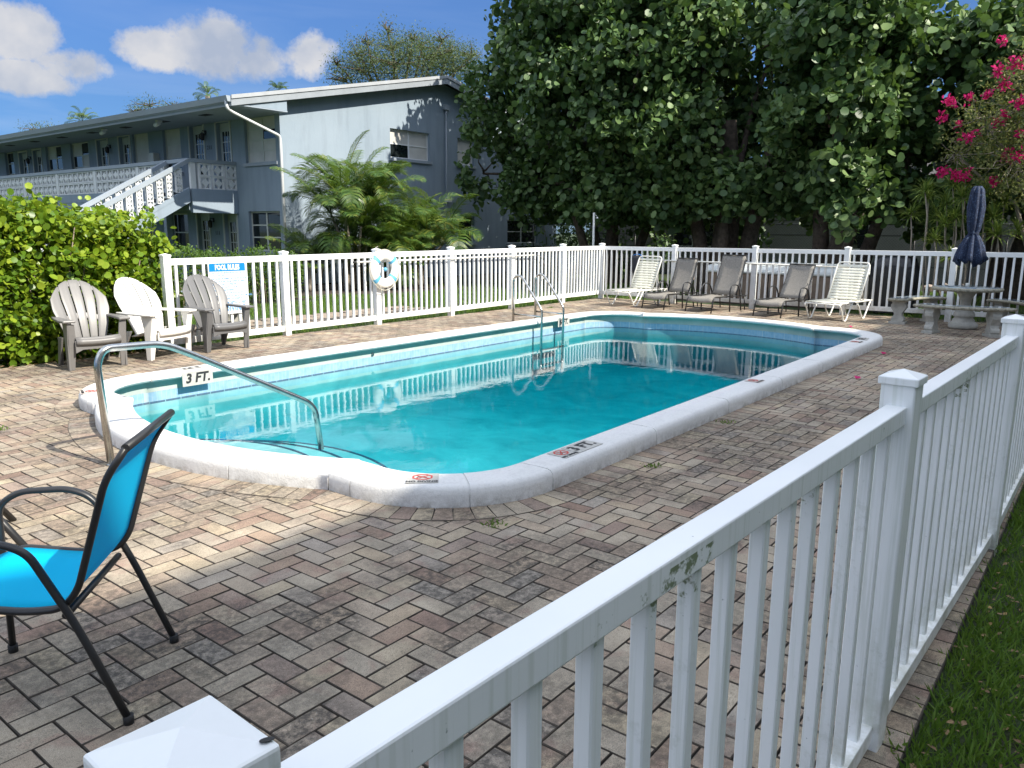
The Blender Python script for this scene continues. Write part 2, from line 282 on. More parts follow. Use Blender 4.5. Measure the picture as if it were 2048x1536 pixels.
# ---------------------------------------------------------------- object helpers
def props(o, label=None, cat=None, group=None, kind=None):
    if label: o['label'] = label
    if cat: o['category'] = cat
    if group: o['group'] = group
    if kind: o['kind'] = kind
    return o
def thing(name, label, cat, loc=(0, 0, 0), rz=0, group=None):
    o = bpy.data.objects.new(name, None); COL.objects.link(o); o.location = loc; o.rotation_euler = (0, 0, rz); o.empty_display_size = .1
    return props(o, label, cat, group)
def link(name, me, parent=None, loc=None, rot=None):
    o = bpy.data.objects.new(name, me); COL.objects.link(o)
    if parent: o.parent = parent
    if loc is not None: o.location = loc
    if rot is not None: o.rotation_euler = rot
    return o
def kids(o): return list(o.children)
def dup(root, loc=None, rz=None, label=None, mats=None):
    def cp(o, par):
        c = o.copy(); COL.objects.link(c); c.parent = par
        for k_ in kids(o): cp(k_, c)
        return c
    r = cp(root, root.parent)
    if loc is not None: r.location = loc
    if rz is not None: r.rotation_euler = (0, 0, rz)
    if label: r['label'] = label
    return r
class MB:
    def __init__(s): s.v = []; s.f = []; s.mi = []; s.sm = []; s.cur = 0
    def add(s, vs, fs, smooth=False, mi=None):
        b_ = len(s.v); s.v += [tuple(v) for v in vs]
        for f in fs: s.f.append(tuple(i + b_ for i in f)); s.mi.append(s.cur if mi is None else mi); s.sm.append(smooth)
        return s
    def box(s, c, d, rz=0, rot=None, bev=0, taper=1):
        x, y, z = [q / 2 for q in d]; vs = []
        if bev:
            e = bev
            for (sx_, sy_, sz_) in [(i, j, k_) for i in (-1, 1) for j in (-1, 1) for k_ in (-1, 1)]:
                vs += [(sx_ * (x - e), sy_ * (y - e), sz_ * z), (sx_ * (x - e), sy_ * y, sz_ * (z - e)), (sx_ * x, sy_ * (y - e), sz_ * (z - e))]
            me = bmesh.new()
            bv = [me.verts.new(v) for v in vs]; r_ = bmesh.ops.convex_hull(me, input=bv)
            me.verts.index_update(); V = [tuple(v.co) for v in me.verts]; F_ = [[v.index for v in f.verts] for f in me.faces]; me.free()
        else:
            V = [(i * x, j * y, k_ * z) for k_ in (-1, 1) for j in (-1, 1) for i in (-1, 1)]
            if taper != 1: V = [(a_ * (taper if c_ > 0 else 1), b_ * (taper if c_ > 0 else 1), c_) for a_, b_, c_ in V]
            F_ = [(0, 2, 3, 1), (4, 5, 7, 6), (0, 1, 5, 4), (2, 6, 7, 3), (0, 4, 6, 2), (1, 3, 7, 5)]
        R_ = rot if rot is not None else Matrix.Rotation(rz, 3, 'Z')
        V = [tuple(R_ @ Vector(v) + Vector(c)) for v in V]
        return s.add(V, F_)
    def bar(s, p, q, w_, h_, up=(0, 0, 1), bev=0):
        p = Vector(p); q = Vector(q); d = q - p; L = d.length; x = d.normalized(); u = Vector(up); y = u.cross(x)
        if y.length < 1e-4: y = Vector((0, 1, 0)).cross(x)
        y.normalize(); z = x.cross(y); R_ = Matrix((x, y, z)).transposed()
        return s.box((p + q) / 2, (L, w_, h_), rot=R_, bev=bev)
    def tube(s, pts, r, n=10, closed=False, cap=True, flat=1.0, up=None):
        P = [Vector(p) for p in pts]; m_ = len(P); rr = r if isinstance(r, (list, tuple)) else [r] * m_
        T = []
        for i in range(m_):
            a_ = P[(i - 1) % m_] if (i or closed) else P[0]; b_ = P[(i + 1) % m_] if (i < m_ - 1 or closed) else P[-1]
            t = (b_ - a_); T.append(t.normalized() if t.length > 1e-9 else Vector((0, 0, 1)))
        nrm_ = Vector(up) if up else (Vector((0, 0, 1)) if abs(T[0].z) < .9 else Vector((1, 0, 0)))
        vs = []
        for i in range(m_):
            nrm_ = (nrm_ - T[i] * nrm_.dot(T[i]))
            if nrm_.length < 1e-6: nrm_ = T[i].orthogonal()
            nrm_.normalize(); bi = T[i].cross(nrm_)
            for j in range(n):
                a_ = 2 * pi * j / n; vs.append(P[i] + nrm_ * (cos(a_) * rr[i] * flat) + bi * (sin(a_) * rr[i]))
        fs = []
        for i in range(m_ if closed else m_ - 1):
            i2 = (i + 1) % m_
            for j in range(n): j2 = (j + 1) % n; fs.append((i * n + j, i * n + j2, i2 * n + j2, i2 * n + j))
        s.add(vs, fs, True)
        if cap and not closed:
            b_ = len(s.v) - len(vs); s.f.append(tuple(b_ + j for j in range(n))[::-1]); s.mi.append(s.cur); s.sm.append(False)
            s.f.append(tuple(b_ + (m_ - 1) * n + j for j in range(n))); s.mi.append(s.cur); s.sm.append(False)
        return s
    def lathe(s, prof, n=24, c=(0, 0, 0), mod=None, cap=True):
        vs = []
        for i, (r, z) in enumerate(prof):
            for j in range(n):
                a_ = 2 * pi * j / n; q = r * (mod(a_, i) if mod else 1); vs.append((c[0] + q * cos(a_), c[1] + q * sin(a_), c[2] + z))
        fs = [(i * n + j, i * n + (j + 1) % n, (i + 1) * n + (j + 1) % n, (i + 1) * n + j) for i in range(len(prof) - 1) for j in range(n)]
        s.add(vs, fs, True)
        if cap:
            b_ = len(s.v) - len(vs); k_ = len(prof) - 1
            s.f.append(tuple(b_ + j for j in range(n))[::-1]); s.mi.append(s.cur); s.sm.append(False)
            s.f.append(tuple(b_ + k_ * n + j for j in range(n))); s.mi.append(s.cur); s.sm.append(False)
        return s
    def prism(s, poly, t, axis='y', off=0):
        n = len(poly); A = []; B = []
        for (u, v) in poly:
            if axis == 'y': A.append((u, off - t / 2, v)); B.append((u, off + t / 2, v))
            elif axis == 'x': A.append((off - t / 2, u, v)); B.append((off + t / 2, u, v))
            else: A.append((u, v, off - t / 2)); B.append((u, v, off + t / 2))
        fs = [tuple(range(n)), tuple(range(2 * n - 1, n - 1, -1))] + [(i, i + n, (i + 1) % n + n, (i + 1) % n) for i in range(n)]
        return s.add(A + B, fs)
    def sheet(s, rows, th=0, smooth=True):
        n = len(rows[0]); vs = [p for r in rows for p in r]
        fs = [(i * n + j, i * n + j + 1, (i + 1) * n + j + 1, (i + 1) * n + j) for i in range(len(rows) - 1) for j in range(n - 1)]
        return s.add(vs, fs, smooth)
    def mesh(s, name, mats):
        me = bpy.data.meshes.new(name); me.from_pydata(s.v, [], s.f)
        for m_ in (mats if isinstance(mats, (list, tuple)) else [mats]): me.materials.append(M[m_])
        me.polygons.foreach_set('material_index', s.mi); me.polygons.foreach_set('use_smooth', s.sm); me.update(); return me
    def build(s, name, mats, parent=None, loc=None, rot=None, bevel=0, solid=0):
        o = link(name, s.mesh(name, mats), parent, loc, rot)
        if solid: q = o.modifiers.new('s', 'SOLIDIFY'); q.thickness = solid; q.offset = 0
        if bevel: q = o.modifiers.new('b', 'BEVEL'); q.width = bevel; q.segments = 2; q.limit_method = 'ANGLE'; q.angle_limit = radians(40)
        return o
def fixn(me):
    b_ = bmesh.new(); b_.from_mesh(me); bmesh.ops.recalc_face_normals(b_, faces=b_.faces); b_.to_mesh(me); b_.free()
def fill_arc(c, r, a0, a1, n): return [(c[0] + r * cos(a0 + (a1 - a0) * i / n), c[1] + r * sin(a0 + (a1 - a0) * i / n)) for i in range(n + 1)]
def smooth_path(pts, rad, n=6):
    P = [Vector(p) for p in pts]; o = [P[0]]
    for i in range(1, len(P) - 1):
        a_ = P[i - 1] - P[i]; b_ = P[i + 1] - P[i]; r = min(rad, a_.length * .48, b_.length * .48)
        p0 = P[i] + a_.normalized() * r; p2 = P[i] + b_.normalized() * r
        for k_ in range(n + 1):
            t = k_ / n; o.append(p0 * (1 - t) ** 2 + P[i] * 2 * t * (1 - t) + p2 * t * t)
    o.append(P[-1]); return o
# vectorised leaf clouds -------------------------------------------------
DISC6 = (np.array([(0, 0, 0), (.5, -.36, .05), (.95, -.30, .0), (1.12, 0, -.05), (.95, .30, .0), (.5, .36, .05)]), [(0, 1, 2, 3), (0, 3, 4, 5)])
ROUND = (np.array([(0, 0, 0), (.18, -.42, .06), (.62, -.52, .07), (1.0, -.26, .0), (1.05, 0, -.03), (1.0, .26, .0), (.62, .52, .07), (.18, .42, .06)]), [(0, 1, 2, 3, 4), (0, 4, 5, 6, 7)])
OVAL = (np.array([(0, 0, 0), (.5, -.34, .06), (1.0, -.2, .03), (1.15, 0, -.02), (1.0, .2, .03), (.5, .34, .06)]), [(0, 1, 2, 3), (0, 3, 4, 5)])
LANCE = (np.array([(0, 0, 0), (.45, -.14, .03), (1, 0, -.06), (.45, .14, .03)]), [(0, 1, 2, 3)])
def leafmesh(name, tmpl, pos, dirs, up, size, mat):
    tv, tf = tmpl; n = len(pos); k_ = len(tv)
    d = dirs / (np.linalg.norm(dirs, axis=1, keepdims=True) + 1e-9); y = np.cross(up, d); y /= (np.linalg.norm(y, axis=1, keepdims=True) + 1e-9); z = np.cross(d, y)
    V = pos[:, None, :] + size[:, None, None] * (tv[None, :, 0:1] * d[:, None, :] + tv[None, :, 1:2] * y[:, None, :] + tv[None, :, 2:3] * z[:, None, :])
    V = V.reshape(-1, 3); me = bpy.data.meshes.new(name); me.vertices.add(len(V)); me.vertices.foreach_set('co', V.astype(np.float32).ravel())
    li = np.concatenate([np.array(f) for f in tf]); L = len(li); lens = np.array([len(f) for f in tf])
    loops = (np.arange(n)[:, None] * k_ + li[None, :]).ravel(); me.loops.add(len(loops)); me.loops.foreach_set('vertex_index', loops.astype(np.int32))
    st = np.concatenate([[0], np.cumsum(lens)[:-1]]); starts = (np.arange(n)[:, None] * L + st[None, :]).ravel()
    me.polygons.add(len(starts)); me.polygons.foreach_set('loop_start', starts.astype(np.int32))
    me.materials.append(M[mat]); me.update(calc_edges=True); me.validate(); return me
def rand_unit(n): v = rng.normal(size=(n, 3)); return v / np.linalg.norm(v, axis=1, keepdims=True)
# ================================================================ GROUND AND POOL
XM = 7.78
def near_pieces():
    O = []; I = []
    def seg(o0, o1, i0, i1, n):
        for k_ in range(n + 1):
            t = k_ / n; O.append(tuple(o0[j] + (o1[j] - o0[j]) * t for j in (0, 1))); I.append(tuple(i0[j] + (i1[j] - i0[j]) * t for j in (0, 1)))
    def arc(c, ro, ri, a0, a1, n, b0=None, b1=None):
        b0 = a0 if b0 is None else b0; b1 = a1 if b1 is None else b1
        for k_ in range(n + 1):
            t = k_ / n; a_ = a0 + (a1 - a0) * t; b_ = b0 + (b1 - b0) * t
            O.append((c[0] + ro * cos(a_), c[1] + ro * sin(a_))); I.append((c[0] + ri * cos(b_), c[1] + ri * sin(b_)))
    cuts = []
    seg((XM, 2.62), (3.77, 2.63), (XM, 2.905), (3.77, 2.915), 24)
    cuts += [0, 8, 16, 24]
    arc((3.77, 3.5), .87, .585, -pi / 2, -pi, 16); cuts += [32, 41]
    seg((2.9, 3.5), (2.9, 3.7), (3.185, 3.5), (3.188, 3.75), 2); cuts += [44]
    ao = math.asin(1.54 / 3.236); ai = math.asin(1.49 / 2.946)
    arc((5.746, 5.24), 3.236, 2.946, -pi + ao, -pi - ao, 36, -pi + ai, -pi - ai); cuts += [53, 62, 71, 81]
    seg((2.9, 6.78), (2.9, 6.93), (3.188, 6.73), (3.185, 6.93), 2); cuts += [84]
    arc((3.77, 6.93), .87, .585, pi, pi / 2, 16); cuts += [92, 101]
    seg((3.77, 7.8), (XM, 7.8), (3.77, 7.5), (XM, 7.5), 24); cuts += [109, 117, 125]
    return O, I, cuts
nO, nI, ncuts = near_pieces()
O_ = nO + [(2 * XM - x, y) for x, y in nO[::-1]]; I_ = nI + [(2 * XM - x, y) for x, y in nI[::-1]]
L_ = len(nO); cuts = sorted(set([min(c, L_ - 1) for c in ncuts] + [2 * L_ - 1 - min(c, L_ - 1) for c in ncuts]))
# drop duplicate stations
OO = []; II = []; idxmap = {}
for i, (o, q) in enumerate(zip(O_, I_)):
    if OO and math.dist(o, OO[-1]) < 1e-4 and math.dist(q, II[-1]) < 1e-4: idxmap[i] = len(OO) - 1; continue
    idxmap[i] = len(OO); OO.append(o); II.append(q)
if math.dist(OO[0], OO[-1]) < 1e-4: OO.pop(); II.pop()
NP = len(OO); cuts = sorted(set(idxmap[c] % NP for c in cuts))
PROF = [(0.0, -.02), (0.0, .075), (.006, .105), (.022, .124), (.045, .131), (.14, .134), (.255, .131), (.285, .124), (.298, .108), (.300, .092), (.293, .080), (.2, .076)]
def P2(i, s_, k_=1):
    o = OO[i % NP]; q = II[i % NP]; t = s_ / .3; return (o[0] + (q[0] - o[0]) * t, o[1] + (q[1] - o[1]) * t)
pool = thing('swimming_pool', 'long rectangular swimming pool with rounded ends and raised white concrete coping', 'pool', (XM, 5.2, 0))
def loc(x, y, z): return (x - XM, y - 5.2, z)
def sweep(mb, ids, prof, gap=0.0, endcap=True):
    rows = []
    for n_, i in enumerate(ids):
        row = [loc(*P2(i, s_), z_) for s_, z_ in prof]
        rows.append([Vector(v) for v in row])
    if gap and len(rows) > 1:
        for a_, b_ in ((0, 1), (-1, -2)):
            for j in range(len(prof)):
                d = rows[b_][j] - rows[a_][j]
                if d.length > 1e-5: rows[a_][j] = rows[a_][j] + d.normalized() * gap
    mb.sheet([[tuple(v) for v in r] for r in rows])
    if endcap:
        n = len(prof)
        for r, rev in ((rows[0], True), (rows[-1], False)):
            mb.add([tuple(v) for v in r], [tuple(range(n))[::-1] if rev else tuple(range(n))])
for a_, b_ in zip(cuts, cuts[1:] + [cuts[0] + NP]):
    if b_ - a_ < 1: continue
    mb = MB(); sweep(mb, list(range(a_, b_ + 1)), [(s_, z_ + (0 if z_ < .08 else random.uniform(-.0012, .0012))) for s_, z_ in PROF], .0045); mb.build('coping_stone', 'coping', pool)
mb = MB(); sweep(mb, list(range(NP)) + [NP], [(min(max(s_, .006), .29), z_ - .007) for s_, z_ in PROF], 0, False); mb.build('mortar_joint', 'coping', pool)
WL = -.14; WS = .205
ring_in = [loc(*P2(i, WS), 0) for i in range(NP)]
def band(name, mat, z0, z1, s_): 
    mb = MB(); mb.sheet([[(*loc(*P2(i, s_), 0)[:2], z) for z in (z1, z0)] for i in list(range(NP)) + [0]]); return mb.build(name, mat, pool)
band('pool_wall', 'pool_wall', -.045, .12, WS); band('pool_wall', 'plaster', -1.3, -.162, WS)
band('waterline_tiles', 'tile_blue', -.142, -.045, WS + .003)
# dark dashes of tile along the water's edge
mb = MB()
ln = 0
for i in range(NP):
    p = Vector(loc(*P2(i, WS + .004), 0)); q = Vector(loc(*P2(i + 1, WS + .004), 0)); d = (q - p).length
    k_ = max(1, round(d / .15))
    for t in range(k_):
        a_ = p.lerp(q, (t + .03) / k_); b_ = p.lerp(q, (t + .97) / k_); mb.add([(a_.x, a_.y, -.143), (b_.x, b_.y, -.143), (b_.x, b_.y, -.162), (a_.x, a_.y, -.162)], [(0, 1, 2, 3)])
mb.build('dark_tile_trim', 'tile_dark', pool)
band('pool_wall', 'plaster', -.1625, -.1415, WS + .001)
def floorz(x): 
    t = min(1, max(0, (x - 5.2) / 4.2)); t = t * t * (3 - 2 * t); return -.58 - .27 * t
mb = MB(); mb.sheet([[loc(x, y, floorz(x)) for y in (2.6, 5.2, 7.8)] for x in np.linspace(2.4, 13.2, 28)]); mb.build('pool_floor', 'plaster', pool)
# entry steps with dark tile edges
zs = [-.195, -.275, -.355]
for k_, (xe, z) in enumerate(zip((3.72, 4.03, 4.34), zs)):
    hw = 1.15 + .22 * k_; sag = xe - 3.0; R_ = (hw * hw + sag * sag) / (2 * sag); a1 = math.asin(min(1, hw / R_)); cx_ = xe - R_
    pts = [(cx_ + R_ * cos(a), 5.24 + R_ * sin(a)) for a in np.linspace(-a1, a1, 25)]
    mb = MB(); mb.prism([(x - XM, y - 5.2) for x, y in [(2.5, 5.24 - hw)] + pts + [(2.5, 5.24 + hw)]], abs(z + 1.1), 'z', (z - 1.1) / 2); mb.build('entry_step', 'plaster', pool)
    mb = MB(); 
    for p, q in zip(pts, pts[1:]): mb.bar(loc(p[0], p[1], z - .004), loc(q[0], q[1], z - .004), .022, .02)
    mb.build('step_edge_tile', 'tile_dark', pool)
mb = MB(); mb.tube([(0, .02, 0), (0, -.012, 0)], .02, 12); mb.tube([(0, .01, 0), (0, -.016, 0)], .011, 10); mb.build('wall_fitting', 'steel', pool, loc(6.74, 7.59, -.012))
# water: a closed body whose sides and bottom lie behind the pool's walls
top = [(*P2(i, WS - .03), WL) for i in range(NP)]
vs = [(x, y, WL) for x, y, z in top] + [(x, y, -1.6) for x, y, z in top]
wm = bpy.data.meshes.new('water'); wm.from_pydata(vs, [], [tuple(range(NP))[::1]] + [tuple(range(NP, 2 * NP))[::-1]] + [(i, (i + 1) % NP, (i + 1) % NP + NP, i + NP) for i in range(NP)])
wm.materials.append(M['water']); fixn(wm); props(link('water', wm), kind='structure')

# ---------------------------------------------------------------- pool deck
X0, X1, Y0, Y1 = -2.0, 16.35, .36, 9.98
def deck_bed():
    b_ = bmesh.new(); ov = [b_.verts.new((x, y, -.016)) for x, y in ((X0, Y0), (X1, Y0), (X1, Y1), (X0, Y1))]
    iv = [b_.verts.new((*P2(i, .1), -.016)) for i in range(NP)]
    es = [b_.edges.new((ov[i], ov[(i + 1) % 4])) for i in range(4)] + [b_.edges.new((iv[i], iv[(i + 1) % NP])) for i in range(NP)]
    bmesh.ops.triangle_fill(b_, use_beauty=True, edges=es)
    lo = [b_.verts.new((x, y, -.3)) for x, y in ((X0, Y0), (X1, Y0), (X1, Y1), (X0, Y1))]
    for i in range(4): b_.faces.new((ov[i], ov[(i + 1) % 4], lo[(i + 1) % 4], lo[i]))
    me = bpy.data.meshes.new('pool_deck'); b_.to_mesh(me); b_.free(); me.materials.append(M['sand_joint']); return me
deck = props(link('pool_deck', deck_bed()), kind='structure')
def inside(px, py, poly):
    c = False; n = len(poly); j = n - 1
    for i in range(n):
        xi, yi = poly[i]; xj, yj = poly[j]
        if (yi > py) != (yj > py) and px < (xj - xi) * (py - yi) / (yj - yi) + xi: c = not c
        j = i
    return c
def outnorm(i):
    a_ = OO[(i - 1) % NP]; b_ = OO[(i + 1) % NP]; t = Vector((b_[0] - a_[0], b_[1] - a_[1])); t.normalize(); n = Vector((t.y, -t.x))
    ctr = Vector((OO[i % NP][0] - II[i % NP][0], OO[i % NP][1] - II[i % NP][1]))
    return n if n.dot(ctr) > 0 else -n
ringo = [(OO[i][0] + outnorm(i).x * .205, OO[i][1] + outnorm(i).y * .205) for i in range(NP)]
ringchk = [(OO[i][0] + outnorm(i).x * .17, OO[i][1] + outnorm(i).y * .17) for i in range(NP)]
pav = []       # (centre, quad corners, ztop)
G = .1; OX, OY = 1.57 % .4, 2.167 % .4
def rect(x, y, w_, h_): g = .0024; return [(x + g, y + g), (x + w_ - g, y + g), (x + w_ - g, y + h_ - g), (x + g, y + h_ - g)]
i0 = int((X0 - 1.57) / G) - 1; i1 = int((X1 - 1.57) / G) + 1; j0 = int((Y0 - 2.167) / G) - 1; j1 = int((Y1 - 2.167) / G) + 1
for i in range(i0, i1):
    for j in range(j0, j1):
        c = (i - j) % 4
        if c == 0: x, y, w_, h_ = 1.57 + i * G, 2.167 + j * G, .2, .1
        elif c == 3: x, y, w_, h_ = 1.57 + i * G, 2.167 + j * G, .1, .2
        else: continue
        xa, xb, ya, yb = max(x, X0), min(x + w_, X1), max(y, Y0 + .2), min(y + h_, Y1)
        if xb - xa < .03 or yb - ya < .03: continue
        q = rect(xa, ya, xb - xa, yb - ya)
        if 2.2 < x < 13.6 and 2.2 < y < 8.3:
            if all(inside(px, py, ringchk) for px, py in q): continue
            if sum(inside(px, py, ringchk) for px, py in q) >= 2 and inside((q[0][0] + q[2][0]) / 2, (q[0][1] + q[2][1]) / 2, ringchk): pass
        pav.append((q, random.uniform(-.0018, .0008)))
for k_ in range(int((X1 - X0) / .103)):
    pav.append((rect(X0 + k_ * .103, Y0 - .002, .103, .203), random.uniform(.0025, .0045)))
# soldier course round the pool
acc = 0; st = []; target = .1
dens_ = []
for i in range(NP):
    a_ = Vector(OO[i]); b_ = Vector(OO[(i + 1) % NP]); k_ = 6
    for t in range(k_):
        na = outnorm(i); nb = outnorm((i + 1) % NP); n = na.lerp(nb, t / k_); n.normalize(); dens_.append((a_.lerp(b_, t / k_), n))
prev = None; acc = 0; cur = [dens_[0]]
stn = [dens_[0]]
for a_, b_ in zip(dens_, dens_[1:] + [dens_[0]]):
    acc += ((b_[0] + b_[1] * .13) - (a_[0] + a_[1] * .13)).length
    if acc >= .1: stn.append(b_); acc = 0
for a_, b_ in zip(stn, stn[1:] + [stn[0]]):
    p0 = a_[0] - a_[1] * .01; p1 = b_[0] - b_[1] * .01; q1 = b_[0] + b_[1] * .2; q0 = a_[0] + a_[1] * .2
    c = (p0 + p1 + q0 + q1) / 4; q = [tuple(c + (v - c) * (1 - .0028 / max(.02, (v - c).length) * 1.3)) for v in (p0, p1, q1, q0)]
    ar = sum(q[k_][0] * q[(k_ + 1) % 4][1] - q[(k_ + 1) % 4][0] * q[k_][1] for k_ in range(4))
    pav.append((q if ar > 0 else q[::-1], random.uniform(.003, .0045)))
def paver_geo(q, c, zt):
    g = .003; V = []
    tilt = (random.uniform(-.006, .006), random.uniform(-.006, .006))
    for (x, y) in q:
        dx, dy = c[0] - x, c[1] - y; L = sqrt(dx * dx + dy * dy); V.append((x + dx / L * g * 1.4, y + dy / L * g * 1.4, 0))
    V += [(x, y, -.0035) for x, y in q]; V += [(x, y, -.04) for x, y in q]
    V = [(x - c[0], y - c[1], z + (x - c[0]) * tilt[0] + (y - c[1]) * tilt[1]) for x, y, z in V]
    F_ = [(0, 1, 2, 3)] + [(4 + k_, 4 + (k_ + 1) % 4, (k_ + 1) % 4, k_) for k_ in range(4)] + [(8 + k_, 8 + (k_ + 1) % 4, 4 + (k_ + 1) % 4, 4 + k_) for k_ in range(4)]
    return V, F_
def vis(q):
    c = (sum(p[0] for p in q) / 4, sum(p[1] for p in q) / 4); x, y, z = proj((c[0], c[1], 0))
    return (z if (z > .2 and -20 < x < 2068 and 0 < y < 1550) else 1e3 + abs(z)), c
order = sorted(((*vis(q), q, z) for q, z in pav), key=lambda t: t[0])
big = MB()
for n_, (d_, c, q, zt) in enumerate(order):
    V, F_ = paver_geo(q, c, zt)
    if n_ < 300: mb = MB(); mb.add(V, F_); mb.mi = [0] + [1] * 8; mb.build('paver', ['paver', 'paver_edge'], deck, (c[0], c[1], zt))
    else: big.add([(x + c[0], y + c[1], z + zt) for x, y, z in V], F_); big.mi[-8:] = [1] * 8
props(big.build('pavers', ['paver', 'paver_edge'], deck), kind='stuff')
# ground with a hole under the deck
def ground_mesh():
    b_ = bmesh.new(); R_ = 420
    ov = [b_.verts.new((x, y, -.035)) for x, y in ((-R_, -R_), (R_, -R_), (R_, R_), (-R_, R_))]; e = .01
    iv = [b_.verts.new((x, y, -.035)) for x, y in ((X0 + e, Y0 + e), (X1 - e, Y0 + e), (X1 - e, Y1 - e), (X0 + e, Y1 - e))]
    es = [b_.edges.new((v[i], v[(i + 1) % 4])) for v in (ov, iv) for i in range(4)]
    bmesh.ops.triangle_fill(b_, use_beauty=True, edges=es); me = bpy.data.meshes.new('ground'); b_.to_mesh(me); b_.free(); me.materials.append(M['ground']); return me
props(link('ground', ground_mesh()), kind='structure')

# ---------------------------------------------------------------- fences
def post_mesh(h, w_=.1, base=-.08):
    mb = MB(); mb.box((0, 0, (h + base) / 2), (w_, w_, h - base), bev=.004); return mb.mesh('post', 'vinyl')
def cap_mesh(w_=.112):
    mb = MB(); a_ = w_ / 2; mb.add([(-a_, -a_, -.022), (a_, -a_, -.022), (a_, a_, -.022), (-a_, a_, -.022), (-a_, -a_, 0), (a_, -a_, 0), (a_, a_, 0), (-a_, a_, 0), (0, 0, .02)],
        [(0, 1, 5, 4), (1, 2, 6, 5), (2, 3, 7, 6), (3, 0, 4, 7), (4, 5, 8), (5, 6, 8), (6, 7, 8), (7, 4, 8), (3, 2, 1, 0)]); return mb.mesh('cap', 'vinyl')
def fence(name, label, pts, caph, rt, rh, rw, bt, bh, npick, pw, skip_first=False, pd=None, postw=.1, miter=()):
    F0 = Vector(pts[0]); root = thing(name, label, 'fence', (F0.x, F0.y, 0))
    pm = {}; cm = cap_mesh(postw + .014); pk = None
    for n_, p in enumerate(pts):
        if skip_first and n_ == 0: continue
        v = Vector(p) - Vector((F0.x, F0.y, 0)); nx = Vector(pts[min(n_ + 1, len(pts) - 1)]) - Vector(pts[max(n_ - 1, 0)]); rz = atan2(nx.y, nx.x)
        po = link('post', pm.setdefault('a', post_mesh(caph - .02, postw)), root, v, (0, 0, rz)); q = po.modifiers.new('b', 'BEVEL'); q.width = .004; q.segments = 2
        ca = link('cap', cm, po, (0, 0, caph - .02 + .0015)); q = ca.modifiers.new('b', 'BEVEL'); q.width = .003; q.segments = 2
    for a_, b_ in zip(pts, pts[1:]):
        A = Vector(a_) - Vector((F0.x, F0.y, 0)); B = Vector(b_) - Vector((F0.x, F0.y, 0)); d = B - A; L = Vector((d.x, d.y)).length; u = d / L; rz = atan2(d.y, d.x); e = postw / 2 - .004
        for nm, zt, hh in (('top_rail', rt, rh), ('bottom_rail', bt, bh)):
            mb = MB(); mb.bar((u * e - u * L / 2), (u * (L - e) - u * L / 2), rw, hh); o = mb.build(nm, 'vinyl', root, A + u * L / 2 + Vector((0, 0, zt - hh / 2)), bevel=.004)
        hpk = (rt - rh) - bt
        if pk is None:
            mb = MB(); mb.box((0, 0, hpk / 2), (pw, pd or pw, hpk + .01)); pk = mb.mesh('picket', 'vinyl')
        for k_ in range(npick):
            t = (k_ + 1) / (npick + 1); o = link('picket', pk, root, A + u * L * t + Vector((random.uniform(-.0015, .0015), 0, bt)), (random.uniform(-.002, .002), random.uniform(-.003, .003), rz))
            q = o.modifiers.new('b', 'BEVEL'); q.width = .003; q.segments = 1
    return root
ptsA = [(5.30 + 1.83 * k_, 9.935 - .003 * k_, .0 + .0105 * k_) for k_ in range(6)] + [(16.06, 9.9, .055)]
fenceA = fence('picket_fence', 'sunlit white picket fence along the far long side of the pool', ptsA, 1.255, 1.185, .085, .045, .135, .085, 13, .036)
ptsB = [(16.06, 9.9, .05)] + [(16.0, 9.81 - 1.83 * k_, .044 + .0075 * k_) for k_ in range(1, 6)]
fenceB = fence('picket_fence', 'shaded white picket fence behind the row of loungers', ptsB, 1.255, 1.185, .085, .045, .135, .085, 13, .036, skip_first=True)
ptsN = [(.268, .535, -.01), (2.42, .472, -.01), (4.47, .405, -.01)] + [(4.47 + 2.07 * k_, .405 - .01 * k_, -.01) for k_ in range(1, 6)]
fenceN = fence('picket_fence', 'shaded white picket fence running past the camera in the foreground', ptsN, 1.20, 1.10, .052, .056, .095, .06, 14, .030, postw=.093)
# ================================================================ APARTMENT BUILDING
def wall_grid(mb, u0, u1, z0, z1, holes, put):
    us = sorted(set([u0, u1] + [h[0] for h in holes] + [h[1] for h in holes])); us = [u for u in us if u0 <= u <= u1]
    for a_, b_ in zip(us, us[1:]):
        hs = sorted([(h[2], h[3]) for h in holes if h[0] <= a_ + 1e-6 and h[1] >= b_ - 1e-6]); z = z0
        for h0, h1 in hs:
            if h0 > z + 1e-4: put(mb, a_, b_, z, h0)
            z = h1
        if z < z1: put(mb, a_, b_, z, z1)
BX, BY = 13.66, 18.9
bld = thing('apartment_building', 'two storey blue grey apartment building with an outside stair and a white block balustrade', 'building', (BX, BY, 0))
def wb(name, mat, boxes, par=None, bevel=0):
    mb = MB()
    for (x0, x1, y0, y1, z0, z1) in boxes: mb.box(((x0 + x1) / 2 - BX, (y0 + y1) / 2 - BY, (z0 + z1) / 2), (x1 - x0, y1 - y0, z1 - z0))
    return mb.build(name, mat, par or bld, bevel=bevel)
FZ = 2.69
fw = [(19.13, 20.60, 3.45, 4.70), (24.1, 25.17, 3.35, 4.71), (26.1, 27.18, 3.35, 4.71), (30.46, 31.94, 3.35, 4.70), (32.7, 34.12, 3.35, 4.70), (37.3, 38.2, 3.35, 4.70), (40.0, 41.4, 3.35, 4.7),
      (19.1, 20.62, .95, 2.09), (24.0, 25.04, .85, 2.07), (26.1, 27.2, .85, 2.07), (30.4, 31.9, .85, 2.07)]
fd = [(21.33, 22.03, FZ, 4.68), (22.75, 23.53, FZ, 4.70), (27.35, 28.1, FZ, 4.67), (28.95, 29.75, FZ, 4.67), (34.55, 35.29, FZ, 4.62), (35.9, 36.7, FZ, 4.6), (21.25, 21.9, .05, 2.03), (22.75, 23.42, .05, 2.08), (27.9, 28.7, .05, 2.05)]
mb = MB()
